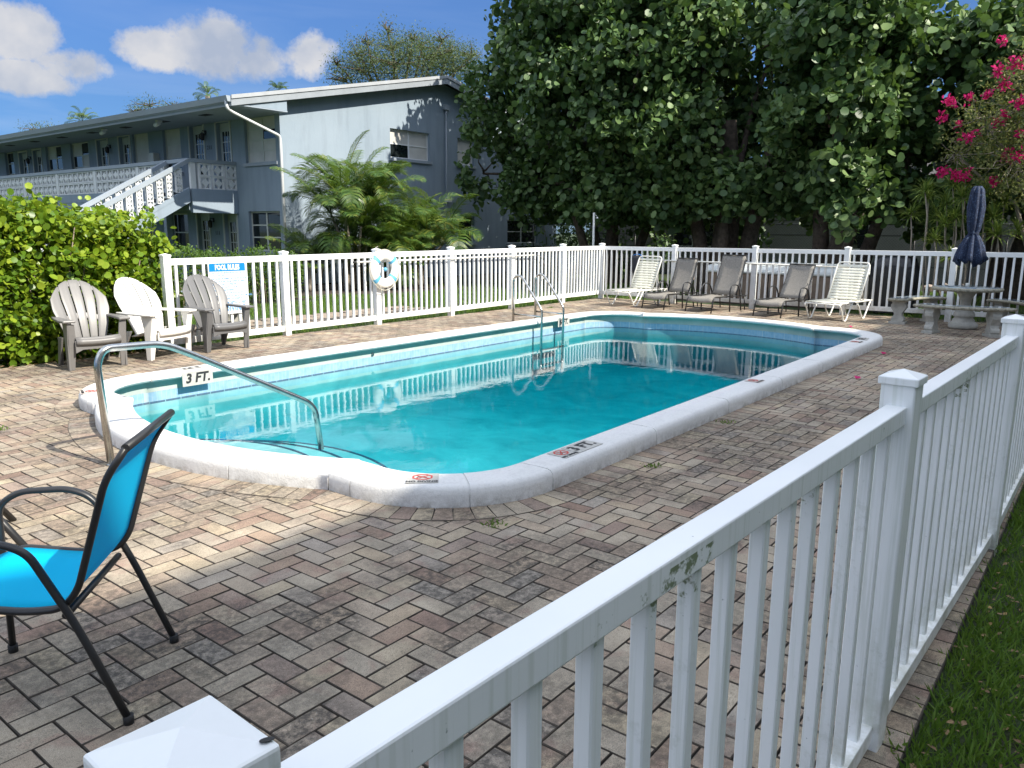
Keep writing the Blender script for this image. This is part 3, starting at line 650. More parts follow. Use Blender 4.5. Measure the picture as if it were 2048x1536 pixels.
wall_grid(mb, BY, 44, 0, 4.82, fw + fd, lambda m_, a_, b_, z, Z: m_.box((.1, (a_ + b_) / 2 - BY, (z + Z) / 2), (.2, b_ - a_, Z - z)))
mb.build('facade_wall', 'stucco', bld)
gw = [(17.78, 19.57, 3.84, 4.74), (20.95, 21.83, 3.84, 4.74), (20.97, 21.84, 1.15, 2.08), (23.76, 25.70, 1.1, 2.0), (17.6, 19.3, 1.1, 2.08), (24.2, 25.1, 3.84, 4.74)]
mb = MB()
wall_grid(mb, BX + .2, 27.0, 0, 4.82, gw, lambda m_, a_, b_, z, Z: m_.box(((a_ + b_) / 2 - BX, .1, (z + Z) / 2), (b_ - a_, .2, Z - z)))
mb.prism([(.02, 4.82), (13.34, 4.82), (13.34, 5.0), (6.34, 6.46), (.02, 5.16)], .2, 'y', .1)
mb.build('gable_wall', 'stucco', bld)
wb('rear_wall', 'stucco', [(26.8, 27.0, BY + .2, 44, 0, 4.8), (13.9, 26.8, 43.8, 44, 0, 4.8)])
wb('interior_floor', 'dark_void', [(13.95, 26.7, 19.2, 43.7, 2.45, 2.6), (15.2, 15.25, 19.2, 43.7, 0, 4.8), (13.95, 26.7, 20.5, 20.55, 0, 4.8)])
# windows ---------------------------------------------------------------
def window(u0, u1, z0, z1, cols, rows, face, blind=0.0, mat='frame_cream', depth=.09):
    """face 'x': lies in the facade (u = y, faces -x); 'y': in the gable wall (u = x, faces -y)"""
    def bx(m_, ua, ub, za, zb, d0, d1):
        c = ((ua + ub) / 2, (d0 + d1) / 2, (za + zb) / 2); s_ = (ub - ua, d1 - d0, zb - za)
        if face == 'x': m_.box((c[1], c[0] - BY, c[2]), (s_[1], s_[0], s_[2]))
        else: m_.box((c[0] - BX, c[1], c[2]), s_)
    f = MB(); e = .045; d = depth
    bx(f, u0 + .003, u0 + e, z0 + .003, z1 - .003, d, d + .05); bx(f, u1 - e, u1 - .003, z0 + .003, z1 - .003, d, d + .05)
    bx(f, u0 + e, u1 - e, z0 + .003, z0 + e, d, d + .05); bx(f, u0 + e, u1 - e, z1 - e, z1 - .003, d, d + .05)
    W = (u1 - u0 - 2 * e) / cols; H = (z1 - z0 - 2 * e) / rows
    for i in range(1, cols): bx(f, u0 + e + W * i - .03, u0 + e + W * i + .03, z0 + e, z1 - e, d + .002, d + .047)
    for j in range(1, rows):
        for i in range(cols): bx(f, u0 + e + W * i + (.03 if i else 0), u0 + e + W * (i + 1) - (.03 if i < cols - 1 else 0), z0 + e + H * j - .018, z0 + e + H * j + .018, d + .004, d + .044)
    fr_ = f.build('window', mat, bld)
    for i in range(cols):
        for j in range(rows):
            p = MB(); bx(p, u0 + e + W * i, u0 + e + W * (i + 1), z0 + e + H * j, z0 + e + H * (j + 1), d + .02, d + .026); p.build('pane', 'blind' if (blind and random.random() < blind) else 'glass', fr_)
    s_ = MB(); bx(s_, u0 - .06, u1 + .06, z0 - .09, z0 - .002, -.06, d); s_.build('sill', 'trim_grey', fr_)
for (y0, y1, z0, z1), (c, r, bl) in zip(fw, [(2, 4, .85), (1, 3, .4), (1, 3, .4), (2, 3, .15), (2, 3, .15), (1, 3, .3), (2, 3, 0), (2, 3, 0), (1, 2, 0), (1, 3, 0), (2, 3, 0)]): window(y0, y1, z0, z1, c, r, 'x', bl)
for (x0, x1, z0, z1), (c, r, bl) in zip(gw, [(2, 2, .9), (1, 2, .5), (1, 2, 0), (2, 2, 0), (2, 2, 0), (1, 2, 0)]): window(x0, x1, z0, z1, c, r, 'y', bl, 'white_paint')
for n_, (y0, y1, z0, z1) in enumerate(fd):
    d = MB(); d.box((.14, (y0 + y1) / 2 - BY, (z0 + z1) / 2), (.05, y1 - y0 - .01, z1 - z0 - .01)); do = d.build('door', 'door_paint', bld)
    g = MB(); g.box((.112, (y0 + y1) / 2 - BY, z1 - .85), (.008, (y1 - y0) * .62, 1.2)); g.build('glass_panel', 'glass', do)
    g = MB()
    for i in (1, 2): g.box((.104, y0 + (y1 - y0) * (.19 + .62 * i / 3) - BY, z1 - .85), (.01, .018, 1.2))
    for j in (1, 2, 3): g.box((.1045, (y0 + y1) / 2 - BY, z1 - 1.45 + 1.2 * j / 4), (.009, (y1 - y0) * .62, .018))
    g.build('glazing_bars', 'white_paint', do)
    h_ = MB(); h_.tube([(.11, y0 + .07 - BY, z0 + .95), (.06, y0 + .07 - BY, z0 + .95), (.06, y0 + .17 - BY, z0 + .95)], .011, 6); h_.build('handle', 'brass', do)
    t = MB(); t.box((-.012, y0 - .035 - BY, (z0 + z1) / 2), (.03, .06, z1 - z0)); t.box((-.012, y1 + .035 - BY, (z0 + z1) / 2), (.03, .06, z1 - z0)); t.box((-.012, (y0 + y1) / 2 - BY, z1 + .035), (.03, y1 - y0 + .13, .06)); t.build('frame', 'frame_cream', do)
# roof -------------------------------------------------------------------
def roofslab(name, mat, pts, y0, y1): 
    mb = MB(); mb.prism([(x - BX, z) for x, z in pts], y1 - y0, 'y', (y0 + y1) / 2 - BY); return mb.build(name, mat, bld)
roof = roofslab('roof', 'shingle', [(11.96, 4.90), (20.0, 6.56), (28.1, 4.90), (28.1, 4.84), (20.0, 6.50), (11.96, 4.84)], 18.52, 44.3)
def sub(o, p): o.parent = p; return o
sub(roofslab('rake_board', 'fascia', [(11.93, 4.90), (20.0, 6.575), (28.13, 4.90), (28.13, 4.66), (20.0, 6.33), (11.93, 4.66)], 18.48, 18.518), roof)
sub(roofslab('drip_edge', 'drip_grey', [(11.93, 4.925), (20.0, 6.60), (28.13, 4.925), (28.13, 4.83), (20.0, 6.505), (11.93, 4.83)], 18.455, 18.478), roof)
sub(wb('fascia_board', 'trim_grey', [(11.93, 11.96, 18.52, 44.3, 4.66, 4.86)]), roof)
mb = MB()
mb.add([(11.80 - BX, 18.5 - BY, 4.90), (11.925 - BX, 18.5 - BY, 4.90), (11.925 - BX, 18.5 - BY, 4.76), (11.84 - BX, 18.5 - BY, 4.76), (11.80 - BX, 44.3 - BY, 4.90), (11.925 - BX, 44.3 - BY, 4.90), (11.925 - BX, 44.3 - BY, 4.76), (11.84 - BX, 44.3 - BY, 4.76)],
       [(0, 4, 7, 3), (3, 7, 6, 2), (0, 3, 2, 1), (4, 5, 6, 7)]); mb.build('gutter', 'trim_grey', roof)
sub(wb('soffit', 'soffit', [(11.96, 13.66, 18.52, 44.2, 4.70, 4.73)]), roof)
roofslab('soffit_end', 'stucco', [(11.97, 4.735), (13.655, 4.735), (13.655, 5.18), (11.97, 4.835)], 18.53, 18.895)
for k_ in range(9):
    y = 20.6 + k_ * 2.3; sub(wb('soffit_vent', 'dark_void', [(12.5, 12.72, y, y + .42, 4.69, 4.699)]), roof)
mb = MB(); mb.tube(smooth_path([(11.87 - BX, .02 + 18.6 - BY, 4.80), (11.87 - BX, 18.6 - BY, 4.60), (12.05 - BX, 18.62 - BY, 4.52), (13.56 - BX, 18.80 - BY, 4.10), (13.60 - BX, 18.82 - BY, 3.95), (13.60 - BX, 18.82 - BY, .1)], .08, 4), .042, 8); mb.build('downpipe', 'downpipe', bld)
mb = MB(); mb.box((20.33 - BX, -.05, 5.66), (.24, .1, .16)); mb.tube([(20.33 - BX, -.04, 5.6), (20.33 - BX, -.04, .3)], .03, 8); mb.build('vent_pipe', 'trim_grey', bld)
mb = MB(); mb.box((20.36 - BX, -.09, 2.62), (.2, .16, .16)); mb.build('wall_light', 'white_paint', bld)
# walkway, landing, stair --------------------------------------------------
wb('walkway_slab', 'stucco', [(12.16, 13.655, 21.25, 44, 2.42, FZ)]); wb('landing_beam', 'stucco', [(12.2, 13.655, 21.1, 21.245, 2.03, FZ + .005)])
wb('walkway_beam', 'stucco', [(12.17, 12.37, 21.25, 44, 2.1, 2.415)])
for k_ in range(5): wb('walkway_post', 'stucco', [(12.19, 12.35, 22.6 + 4.6 * k_, 22.76 + 4.6 * k_, 0, 2.095)])
def breeze():
    mb = MB(); W, H, T, e = .355, .355, .09, .034
    mb.box((0, 0, H / 2 - e / 2), (W, T, e)); mb.box((0, 0, -H / 2 + e / 2), (W, T, e)); mb.box((-W / 2 + e / 2, 0, 0), (e, T, H - 2 * e)); mb.box((W / 2 - e / 2, 0, 0), (e, T, H - 2 * e))
    r = W / 2 - e * .6; pts = []
    for q in range(4):
        a0 = pi / 2 * q; p0 = Vector((cos(a0) * r, sin(a0) * r)); p1 = Vector((cos(a0 + pi / 2) * r, sin(a0 + pi / 2) * r)); mid = (p0 + p1).normalized() * r * .30
        for t in (0, .25, .5, .75): pts.append(tuple(p0 * (1 - t) ** 2 + mid * 2 * t * (1 - t) + p1 * t * t))
    mb.prism(pts, T * .7, 'y'); return mb.mesh('block', 'white_paint')
BR = breeze()
bal = wb('balustrade_rail', 'trim_grey', [(12.14, 12.30, 21.1, 44, 3.42, 3.52), (12.30, 13.655, 21.1, 21.24, 3.42, 3.52)])
y = 21.35; n_ = 0
while y < 43:
    if n_ % 8 == 7: 
        o = wb('balustrade_post', 'white_paint', [(12.165, 12.275, y, y + .16, FZ + .002, 3.418)], bal); y += .20
    else:
        if not (21.3 < y < 22.25):
            for j in range(2): link('breeze_block', BR, bal, (12.22 - BX, y + .18 - BY, FZ + .184 + .362 * j), (0, 0, pi / 2))
        y += .375
    n_ += 1
for k_ in range(3):
    for j in range(2): link('breeze_block', BR, bal, (12.66 + .42 * k_ - BX, 21.17 - BY, FZ + .184 + .362 * j))
wb('balustrade_post', 'white_paint', [(12.21, 12.36, 21.12, 21.22, FZ + .006, 3.418)], bal)
SL = .545
stair = None
def sloped(name, mat, x1, z1, x0, th, y0, y1, par=None):
    z0 = z1 - (x1 - x0) * SL; mb = MB(); mb.prism([(x1 - BX, z1), (x0 - BX, z0), (x0 - BX, z0 - th), (x1 - BX, z1 - th)], y1 - y0, 'y', (y0 + y1) / 2 - BY); return mb.build(name, mat, par or bld)
st_ = sloped('stair_stringer', 'stucco', 12.15, 2.62, 7.4, .30, 21.12, 22.36)
for yy in (21.10, 22.25):
    sloped('stair_rail', 'trim_grey', 12.16, 3.51, 7.5, .12, yy, yy + .14, st_); sloped('stair_curb', 'stucco', 12.15, 2.72, 7.4, .12, yy + .01, yy + .13, st_)
    k_ = 0; x = 11.86
    while x > 7.6:
        for j in range(3): 
            o = link('breeze_block', BR, st_, (x - BX, yy + .07 - BY, 2.70 - (12.15 - x) * SL + .13 + .225 * j)); o.scale = (.5, 1, .625)
        x -= .29; k_ += 1
for k_ in range(13): 
    mb = MB(); x = 11.95 - k_ * .34; mb.box((x - BX, 21.74 - BY, 2.72 - (12.15 - x) * SL), (.32, 1.0, .05)); mb.build('stair_tread', 'trim_grey', st_)
def lantern(y, z):
    mb = MB(); mb.box((-.02, y - BY, z + .1), (.04, .08, .12)); mb.tube([(-.02, y - BY, z + .13), (-.1, y - BY, z + .16), (-.12, y - BY, z + .1)], .012, 6)
    mb.lathe([(.02, .1), (.08, .05), (.075, .04), (.06, -.12), (.02, -.14)], 6, (-.12, y - BY, z)); return mb.build('wall_lantern', 'metal_black', bld)
for y, z in ((22.62, 4.35), (28.75, 4.3), (35.55, 4.25), (22.5, 1.75)): lantern(y, z)
for y in (22.9, 26.3):
    mb = MB(); mb.box((12.35 - BX, y - BY, 4.66), (.14, .14, .06)); mb.tube([(12.3 - BX, y - .1 - BY, 4.6), (12.3 - BX, y + .12 - BY, 4.55)], .06, 10); mb.build('security_camera', 'white_paint', bld)  # security camera bodies under the soffit, not lamps
wb('utility_box', 'frame_cream', [(13.45, 13.655, 25.45, 25.75, 3.35, 4.0)])
def text_mesh(name, body, size, mat, ext=.001, sx=1.0, bold=0.0, align='CENTER', shear=0.0):
    cu = bpy.data.curves.new(name, 'FONT'); cu.body = body; cu.size = size; cu.extrude = ext; cu.align_x = align; cu.align_y = 'CENTER'; cu.resolution_u = 2; cu.offset = bold; cu.shear = shear
    o = bpy.data.objects.new(name, cu); COL.objects.link(o); bpy.context.view_layer.update()
    me = bpy.data.meshes.new_from_object(o.evaluated_get(bpy.context.evaluated_depsgraph_get())); bpy.data.objects.remove(o); bpy.data.curves.remove(cu)
    for v in me.vertices: v.co.x *= sx
    me.materials.clear(); me.materials.append(M[mat]); me.name = name; return me
for body, y, z in (('211', 22.45, 4.0), ('111', 22.3, 1.45)):
    for i, ch in enumerate(body): link('house_number', text_mesh('house_number', ch, .17, 'metal_black', .004), bld, (-.008, y - (i - 1) * .095 - BY, z), (pi / 2, 0, -pi / 2))
# unseen block inferred behind the camera, shading the near part of the deck
HE = (3.28 + 8.55) * .9176  # distance, height and pale walls chosen to brighten the shade it casts
b2 = thing('apartment_building', 'unseen pale three storey apartment block behind the camera whose shadow covers the near deck and fence', 'building', (8, -9.4, 0))
mb = MB(); wh = [(x, x + 1.5, z, z + 1.2) for x in np.arange(-22, 20, 3.1) for z in (.9, 4.2, 7.5)]
wall_grid(mb, -24, 21, 0, 10.4, wh, lambda m_, a_, b_, z, Z: m_.box(((a_ + b_) / 2, -.1, (z + Z) / 2), (b_ - a_, .2, Z - z))); mb.box((-1.5, -10, 5.2), (44.6, .2, 10.4)); mb.box((-23.9, -5.05, 5.2), (.2, 9.6, 10.4)); mb.box((20.9, -5.05, 5.2), (.2, 9.6, 10.4)); mb.build('wall', 'pale_stucco', b2)
for (x0, x1, z0, z1) in wh:
    f = MB(); f.box(((x0 + x1) / 2, -.1, (z0 + z1) / 2), (x1 - x0 - .02, .04, z1 - z0 - .02)); fo = f.build('window', 'white_paint', b2)
    for s_ in (-1, 1): p = MB(); p.box(((x0 + x1) / 2 + s_ * .36, -.074, (z0 + z1) / 2), (.62, .006, 1.04)); p.build('pane', 'glass', fo)
mb = MB(); mb.prism([(.85, HE), (-5.05, HE + 1.2), (-10.9, HE), (-10.9, HE - .12), (.85, HE - .12)], 46, 'x', -1.5); mb.build('roof', 'shingle', b2)
mb = MB(); mb.prism([(-18, HE - .1), (-12.0, HE + 2.0), (-5.75, HE - .1)], 5.0, 'y', -1.68); mb.build('cross_gable_roof', 'shingle', b2)  # unseen wing, shaped to slant the left end of the deck shadow
# ================================================================ FURNITURE
def sm_solid(o, t, bev=0):
    q = o.modifiers.new('s', 'SOLIDIFY'); q.thickness = t; q.offset = 0
    if bev: q = o.modifiers.new('b', 'BEVEL'); q.width = bev; q.segments = 2; q.limit_method = 'ANGLE'; q.angle_limit = radians(50)
    return o
def adirondack(label, mat, loc, rz, wide=1.0):
    """front faces -y, feet on the ground"""
    t = thing('adirondack_chair', label, 'chair', loc, rz, 'resin garden chairs by the hedge')
    def leg(s_, front):
        mb = MB()
        if front: # broad tapering front leg carrying the arm, outer face and a returned front flange
            for (poly, w_, off) in (([(-.13, 0), (-.045, 0), (-.015, .30), (-.03, .545), (.12, .545), (.10, .40), (.02, .28)][::-1], .022, s_ * .30),):
                mb.prism([(-.10, 0), (-.17, 0.0), (-.20, .30), (-.24, .545), (-.06, .545), (-.09, .36)], w_, 'x', off)
            mb.prism([(s_ * .30, 0), (s_ * .245, 0), (s_ * .222, .34), (s_ * .235, .52), (s_ * .30, .54)] if s_ > 0 else [(s_ * .245, 0), (s_ * .30, 0), (s_ * .30, .54), (s_ * .235, .52), (s_ * .222, .34)], .02, 'y', -.2)
            for v in range(len(mb.v)):
                x, y, z = mb.v[v]
                if abs(y + .2) < .02: mb.v[v] = (x, y + (.545 - z) * .16 - .03, z)
        else:
            mb.prism([(.30, .33), (.16, .34), (.34, 0), (.41, 0)], .022, 'x', s_ * .26); mb.prism([(s_ * .26, .33), (s_ * .21, .33), (s_ * .225, 0), (s_ * .26, 0)], .018, 'y', .355)
        for v in range(len(mb.v)): x, y, z = mb.v[v]; mb.v[v] = (x * wide, y, z)
        o = mb.build('front_leg' if front else 'rear_leg', mat, t, bevel=.005); fixn(o.data)
    for s_ in (-1, 1): leg(s_, True); leg(s_, False)
    # arms: flat paddles, broad at the front
    for s_ in (-1, 1):
        mb = MB(); pl = [(s_ * .225, -.275), (s_ * .355, -.265), (s_ * .375, -.15), (s_ * .35, .1), (s_ * .31, .34), (s_ * .245, .34), (s_ * .255, .1), (s_ * .24, -.12)]
        if s_ < 0: pl = pl[::-1]
        mb.prism([(x * wide, y) for x, y in pl], .028, 'z', .558); o = mb.build('arm', mat, t, bevel=.010); fixn(o.data)
    # seat: slats curving down over the front edge
    prof = [(-.25, .29), (-.262, .33), (-.245, .362), (-.20, .372), (-.1, .355), (.0, .325), (.1, .295), (.2, .272)]
    for i in range(4):
        a_, b_ = [(0, 2), (2, 4), (4, 6), (6, 7)][i]; rows = []
        for j in range(a_, b_ + 1):
            y, z = prof[j]
            if j == b_ and i < 3: y -= .006
            rows.append([(x * wide, y, z - .012 * (1 - (x / .25) ** 2)) for x in np.linspace(-.235, .235, 7)])
        mb = MB(); mb.sheet(rows); o = mb.build('seat_slat', mat, t); sm_solid(o, .016)
    mb = MB(); mb.prism([(-.245 * wide, .34), (.245 * wide, .34), (.245 * wide, .20), (.17 * wide, .235), (-.17 * wide, .235), (-.245 * wide, .20)], .018, 'y', -.235); o = mb.build('apron', mat, t, bevel=.004); fixn(o.data)
    # fan back of slats with a cross band
    nS = 5
    def bp_(u, v):  # u -1..1, v 0..1
        hw = (.205 + .10 * min(1, v * 1.35) - .02 * max(0, v - .75)) * wide; top = 1 - .30 * abs(u) ** 2.3
        vv = v * top; y = .19 + .33 * vv - .05 * sin(pi * min(1, vv)); z = .29 + .68 * vv
        y -= .035 * (u * u) ; return (u * hw, y, z)
    for i in range(nS):
        u0 = -1 + 2 * i / nS + (.022 if i else 0); u1 = -1 + 2 * (i + 1) / nS - (.022 if i < nS - 1 else 0)
        rows = [[bp_(u0 + (u1 - u0) * k_ / 3, v) for k_ in range(4)] for v in np.linspace(0, 1, 15)]
        mb = MB(); mb.sheet(rows); o = mb.build('back_slat', mat, t); sm_solid(o, .016, .004)
    for v0, v1, yo in ((.36, .46, .004), (.9, .985, .005)):
        rows = [[(lambda p: (p[0], p[1] + yo, p[2]))(bp_(u, v)) for u in np.linspace(-.985, .985, 13)] for v in np.linspace(v0, v1, 4)]
        mb = MB(); mb.sheet(rows); o = mb.build('back_band', mat, t); sm_solid(o, .014, .003)
    return t
adirondack('mid grey resin garden chair nearest the handrail, leftmost against the bright hedge', 'resin_grey', (4.02, 9.32, 0), radians(-7))
adirondack('white resin garden chair between the two grey ones in front of the hedge', 'resin_white', (4.88, 9.42, 0), radians(17), 1.06)
adirondack('darker grey resin garden chair standing in front of the pool rules sign', 'resin_grey_dark', (5.70, 9.40, 0), radians(0))
# ---- loungers : foot end at x=0, head towards +x
def strap_lounger(label, loc, rz, ang):
    t = thing('strap_lounger', label, 'lounger', loc, rz, 'white strap loungers by the back fence')
    hy = .325; zs = .335
    for s_ in (-1, 1):
        y = s_ * hy; mb = MB()
        mb.tube(smooth_path([(0.0, y, zs - .05), (.05, y, zs), (1.34, y, zs)], .05, 4), .014, 8); mb.build('side_rail', 'powder_white', t)
        for a_, b_, c_ in ((.0, .22, .50), (.72, .98, 1.27)):
            mb = MB(); mb.tube(smooth_path([(a_, y, zs - .04), (a_ + .07, y, zs - .10), (b_ - .02, y, .016), (b_ + .06, y, .016), (c_, y, zs - .01)], .075, 5), .015, 8, flat=.8); mb.build('leg', 'powder_white', t)
    mb = MB(); mb.tube([(0.02, -hy, zs - .02), (0.02, hy, zs - .02)], .013, 8); mb.build('foot_rail', 'powder_white', t)
    mb = MB(); mb.tube([(1.3, -hy, zs), (1.3, hy, zs)], .013, 8); mb.build('head_rail', 'powder_white', t)
    for k_ in range(13):
        x = .06 + k_ * .062; mb = MB(); mb.tube([(x, -hy - .004, zs + .012), (x, 0, zs + .002), (x, hy + .004, zs + .012)], .025, 8, flat=.14, up=(0, 0, 1)); mb.build('strap', 'strap_cream', t)
    bk = Vector((cos(ang), 0, sin(ang))); o0 = Vector((.84, 0, zs + .01)); nrm_ = Vector((-sin(ang), 0, cos(ang))); Lb = .76
    mb = MB(); mb.tube(smooth_path([o0 + Vector((0, -hy + .02, 0)), o0 + bk * Lb + Vector((0, -hy + .02, 0)), o0 + bk * Lb + Vector((0, hy - .02, 0)), o0 + Vector((0, hy - .02, 0))], .09, 6), .015, 8); mb.build('back_frame', 'powder_white', t)
    for k_ in range(12):
        p = o0 + bk * (.04 + k_ * .058 + (.012 if k_ > 10 else 0)); mb = MB(); w_ = hy - .02
        mb.tube([p + Vector((0, -w_, 0)), p + Vector((0, -w_ * .5, 0)) - nrm_ * .006, p - nrm_ * .008, p + Vector((0, w_ * .5, 0)) - nrm_ * .006, p + Vector((0, w_, 0))], .025, 8, flat=.14, up=nrm_); mb.build('strap', 'strap_cream', t)
    p = o0 + bk * .5; mb = MB()
    for s_ in (-1, 1): mb.tube([p + Vector((0, s_ * .2, 0)), (1.25, s_ * .2, zs)], .008, 6)
    mb.tube([(1.25, -.2, zs), (1.25, .2, zs)], .008, 6); mb.build('back_prop', 'powder_white', t)
    return t
strap_lounger('cream strap lounger in the back corner beside the black net, left end of the row', (14.45, 8.52, 0), radians(-9), radians(66))
strap_lounger('cream strap lounger at the right end of the row next to the stone benches', (14.50, 4.28, 0), radians(-9), radians(64))
def sling_lounger(label, loc, rz, ang, Lb, hw=.27):
    t = thing('sling_lounger', label, 'lounger', loc, rz, 'grey sling loungers by the back fence')
    zs = .31
    seat = smooth_path([(-.02, 0, zs - .10), (.02, 0, zs - .01), (.4, 0, zs - .03), (.84, 0, zs - .01)], .12, 5)
    for s_ in (-1, 1):
        mb = MB(); mb.tube(smooth_path([(-.06, s_ * (hw + .02), .0), (-.01, s_ * (hw + .02), zs - .08), (.05, s_ * (hw + .015), zs), (.9, s_ * (hw + .015), zs - .01), (1.22, s_ * (hw + .015), zs - .02)], .08, 5), .0135, 8); mb.build('side_rail', 'metal_black', t)
        mb = MB(); y = s_ * (hw + .055); mb.tube(smooth_path([(.56, y, 0), (.53, y, .42), (.60, y, .535), (.80, y, .53), (.90, y, .42), (.98, y, 0)], .13, 6), .0165, 8, flat=.7); mb.build('arm', 'metal_black', t)
        mb = MB(); mb.tube([(1.16, s_ * (hw + .01), zs - .02), (1.20, s_ * (hw + .01), 0)], .013, 8); mb.build('leg', 'metal_black', t)
    for xx_, zz_ in ((-.03, .10), (1.19, .12)): mb = MB(); mb.tube([(xx_, -hw, zz_), (xx_, hw, zz_)], .011, 8); mb.build('cross_bar', 'metal_black', t)
    rows = [[(p.x, y, p.z + .004 - .02 * (1 - (y / hw) ** 2)) for y in np.linspace(-hw, hw, 7)] for p in seat]; mb = MB(); mb.sheet(rows); sm_solid(mb.build('seat_sling', 'mesh_grey', t), .004)
    bk = Vector((cos(ang), 0, sin(ang))); nrm_ = Vector((-sin(ang), 0, cos(ang))); o0 = Vector((.84, 0, zs + .01)); rows = []
    for k_ in range(9):
        u = k_ / 8; p = o0 + bk * (Lb * u) - nrm_ * .03 * sin(pi * u); rows.append([p + Vector((0, y, 0)) - nrm_ * .015 * (1 - (y / hw) ** 2) for y in np.linspace(-hw + .01, hw - .01, 7)])
    mb = MB(); mb.sheet([[tuple(v) for v in r] for r in rows]); sm_solid(mb.build('back_sling', 'mesh_grey', t), .005)
    mb = MB()
    for s_ in (-1, 1): mb.tube([o0 + Vector((0, s_ * hw, 0)) + bk * (Lb * u) - nrm_ * (.03 * sin(pi * u) + .004) for u in np.linspace(0, 1, 7)], .010, 6)
    mb.tube([o0 + bk * Lb + Vector((0, -hw, 0)), o0 + bk * Lb + Vector((0, hw, 0))], .010, 6); mb.build('back_frame', 'metal_black', t)
    p = o0 + bk * (Lb * .45)
    for s_ in (-1, 1): mb = MB(); mb.tube([p + Vector((0, s_ * (hw - .03), 0)), (1.14, s_ * (hw - .03), zs - .02)], .009, 6); mb.build('back_prop', 'metal_black', t)
    return t
sling_lounger('grey sling lounger with black arms standing next to the corner strap lounger', (14.58, 7.68, 0), radians(-8), radians(67), .76, .255)
sling_lounger('brownish grey sling lounger with the tallest backrest, middle of the row', (14.56, 6.66, 0), radians(-9), radians(67), .86, .28)
sling_lounger('grey sling lounger with a low backrest beside the right strap lounger', (14.62, 5.29, 0), radians(-9), radians(60), .74, .265)
# ---- turquoise patio chair in the foreground
def patio_chair(label, fabric, loc, rz, group):
    """front faces +x ; rear feet at x=0, y=+-.24"""
    t = thing('patio_chair', label, 'chair', loc, rz, group)
    hw = .235
    for s_ in (-1, 1):
        y = s_ * (hw + .022)
        mb = MB(); mb.tube(smooth_path([(0, y, 0.0), (.135, y, .36), (.25, y, .60), (.33, y, .635), (.50, y, .63), (.575, y, .58), (.585, y, 0.0)], .09, 6), .0145, 10, flat=.8); o = mb.build('side_frame', 'metal_black', t)
        for fx in (0, .585):
            f = MB(); f.lathe([(.017, 0), (.017, .03)], 10, (fx + (.006 if fx < .1 else 0), y, 0)); f.build('foot_cap', 'rubber', o)
        mb = MB(); mb.tube(smooth_path([(.56, s_ * hw, .39), (.50, s_ * hw, .425), (.28, s_ * hw, .395), (.175, s_ * hw, .40), (.125, s_ * hw, .46), (.015, s_ * hw, .815), (-.055, s_ * hw, .915)], .05, 7), .0155, 10, flat=.75, up=(1, 0, 0)); mb.build('stile', 'metal_black', t)
    mb = MB(); mb.tube([(-.055, -hw - .006, .915), (-.055, hw + .006, .915)], .0135, 10); mb.build('top_rail', 'metal_black', t)
    for xx_, zz_ in ((.55, .395), (.17, .375)): mb = MB(); mb.tube([(xx_, -hw, zz_), (xx_, hw, zz_)], .012, 8); mb.build('cross_rail', 'metal_black', t)
    path = smooth_path([(.575, 0, .40), (.50, 0, .43), (.28, 0, .40), (.18, 0, .408), (.13, 0, .468), (.02, 0, .812), (-.050, 0, .91)], .05, 7)
    rows = [[(p.x, y, p.z - .006 * (1 - (y / hw) ** 2) * (1 if p.z < .45 else 0)) for y in np.linspace(-hw + .004, hw - .004, 7)] for p in path]
    mb = MB(); mb.sheet(rows); sm_solid(mb.build('sling', fabric, t), .003); return t
patio_chair('turquoise sling patio chair with a black frame in the left foreground', 'sling_turquoise', (1.20, 2.545, 0), radians(136), None)
stb = thing('side_table', 'black legged side table cut off by the left edge behind the turquoise chair', 'table', (1.03, 4.32, 0))
mb = MB(); mb.lathe([(.0, .47), (.30, .47), (.315, .48), (.315, .495), (.30, .505), (0, .505)], 36); mb.build('table_top', 'sling_pale', stb)
for k_ in range(4):
    a_ = radians(-56 + 90 * k_); mb = MB(); mb.tube([(.18 * cos(a_), .18 * sin(a_), .465), (.56 * cos(a_), .56 * sin(a_), 0)], .017, 10); mb.build('leg', 'metal_black', stb)
mb = MB(); mb.tube([(.24 * cos(a), .24 * sin(a), .385) for a in np.linspace(0, 2 * pi, 25)[:-1]], .009, 6, closed=True); mb.build('brace_ring', 'metal_black', stb)
# ---- stainless pool rails
hr = thing('pool_handrail', 'bent stainless steel handrail over the entry steps', 'handrail', (2.31, 5.25, 0))
mb = MB(); mb.tube(smooth_path([(0, 0, 0), (-.03, 0, .70), (.02, 0, .795), (.42, 0, .785), (.60, 0, .70), (1.63, 0, .16), (1.70, 0, .08), (1.745, 0, -.27)], .16, 9), .0245, 16); mb.build('rail', 'steel', hr)
mb = MB(); mb.lathe([(.0275, 0), (.0275, .012)], 16, (0, 0, 0)); mb.build('flange', 'steel', hr)
ld = thing('pool_ladder', 'stainless steel ladder with two looped rails at the deep end', 'ladder', (10.25, 8.02, 0))
for xx in (0, .62):
    mb = MB(); mb.tube(smooth_path([(xx, 0, 0), (xx, 0, .80), (xx, -.10, .86), (xx, -.19, .82), (xx, -.555, .36), (xx, -.59, .30), (xx, -.58, -.75)], .10, 7), .0205, 12); mb.build('rail', 'steel', ld)
    mb = MB(); mb.tube([(xx, 0, .205), (xx, -.585, .205)], .014, 8); mb.build('brace', 'steel', ld)
for z in (-.34, -.60):
    mb = MB(); mb.box((.31, -.585, z), (.60, .08, .025)); mb.build('rung', 'steel', ld)
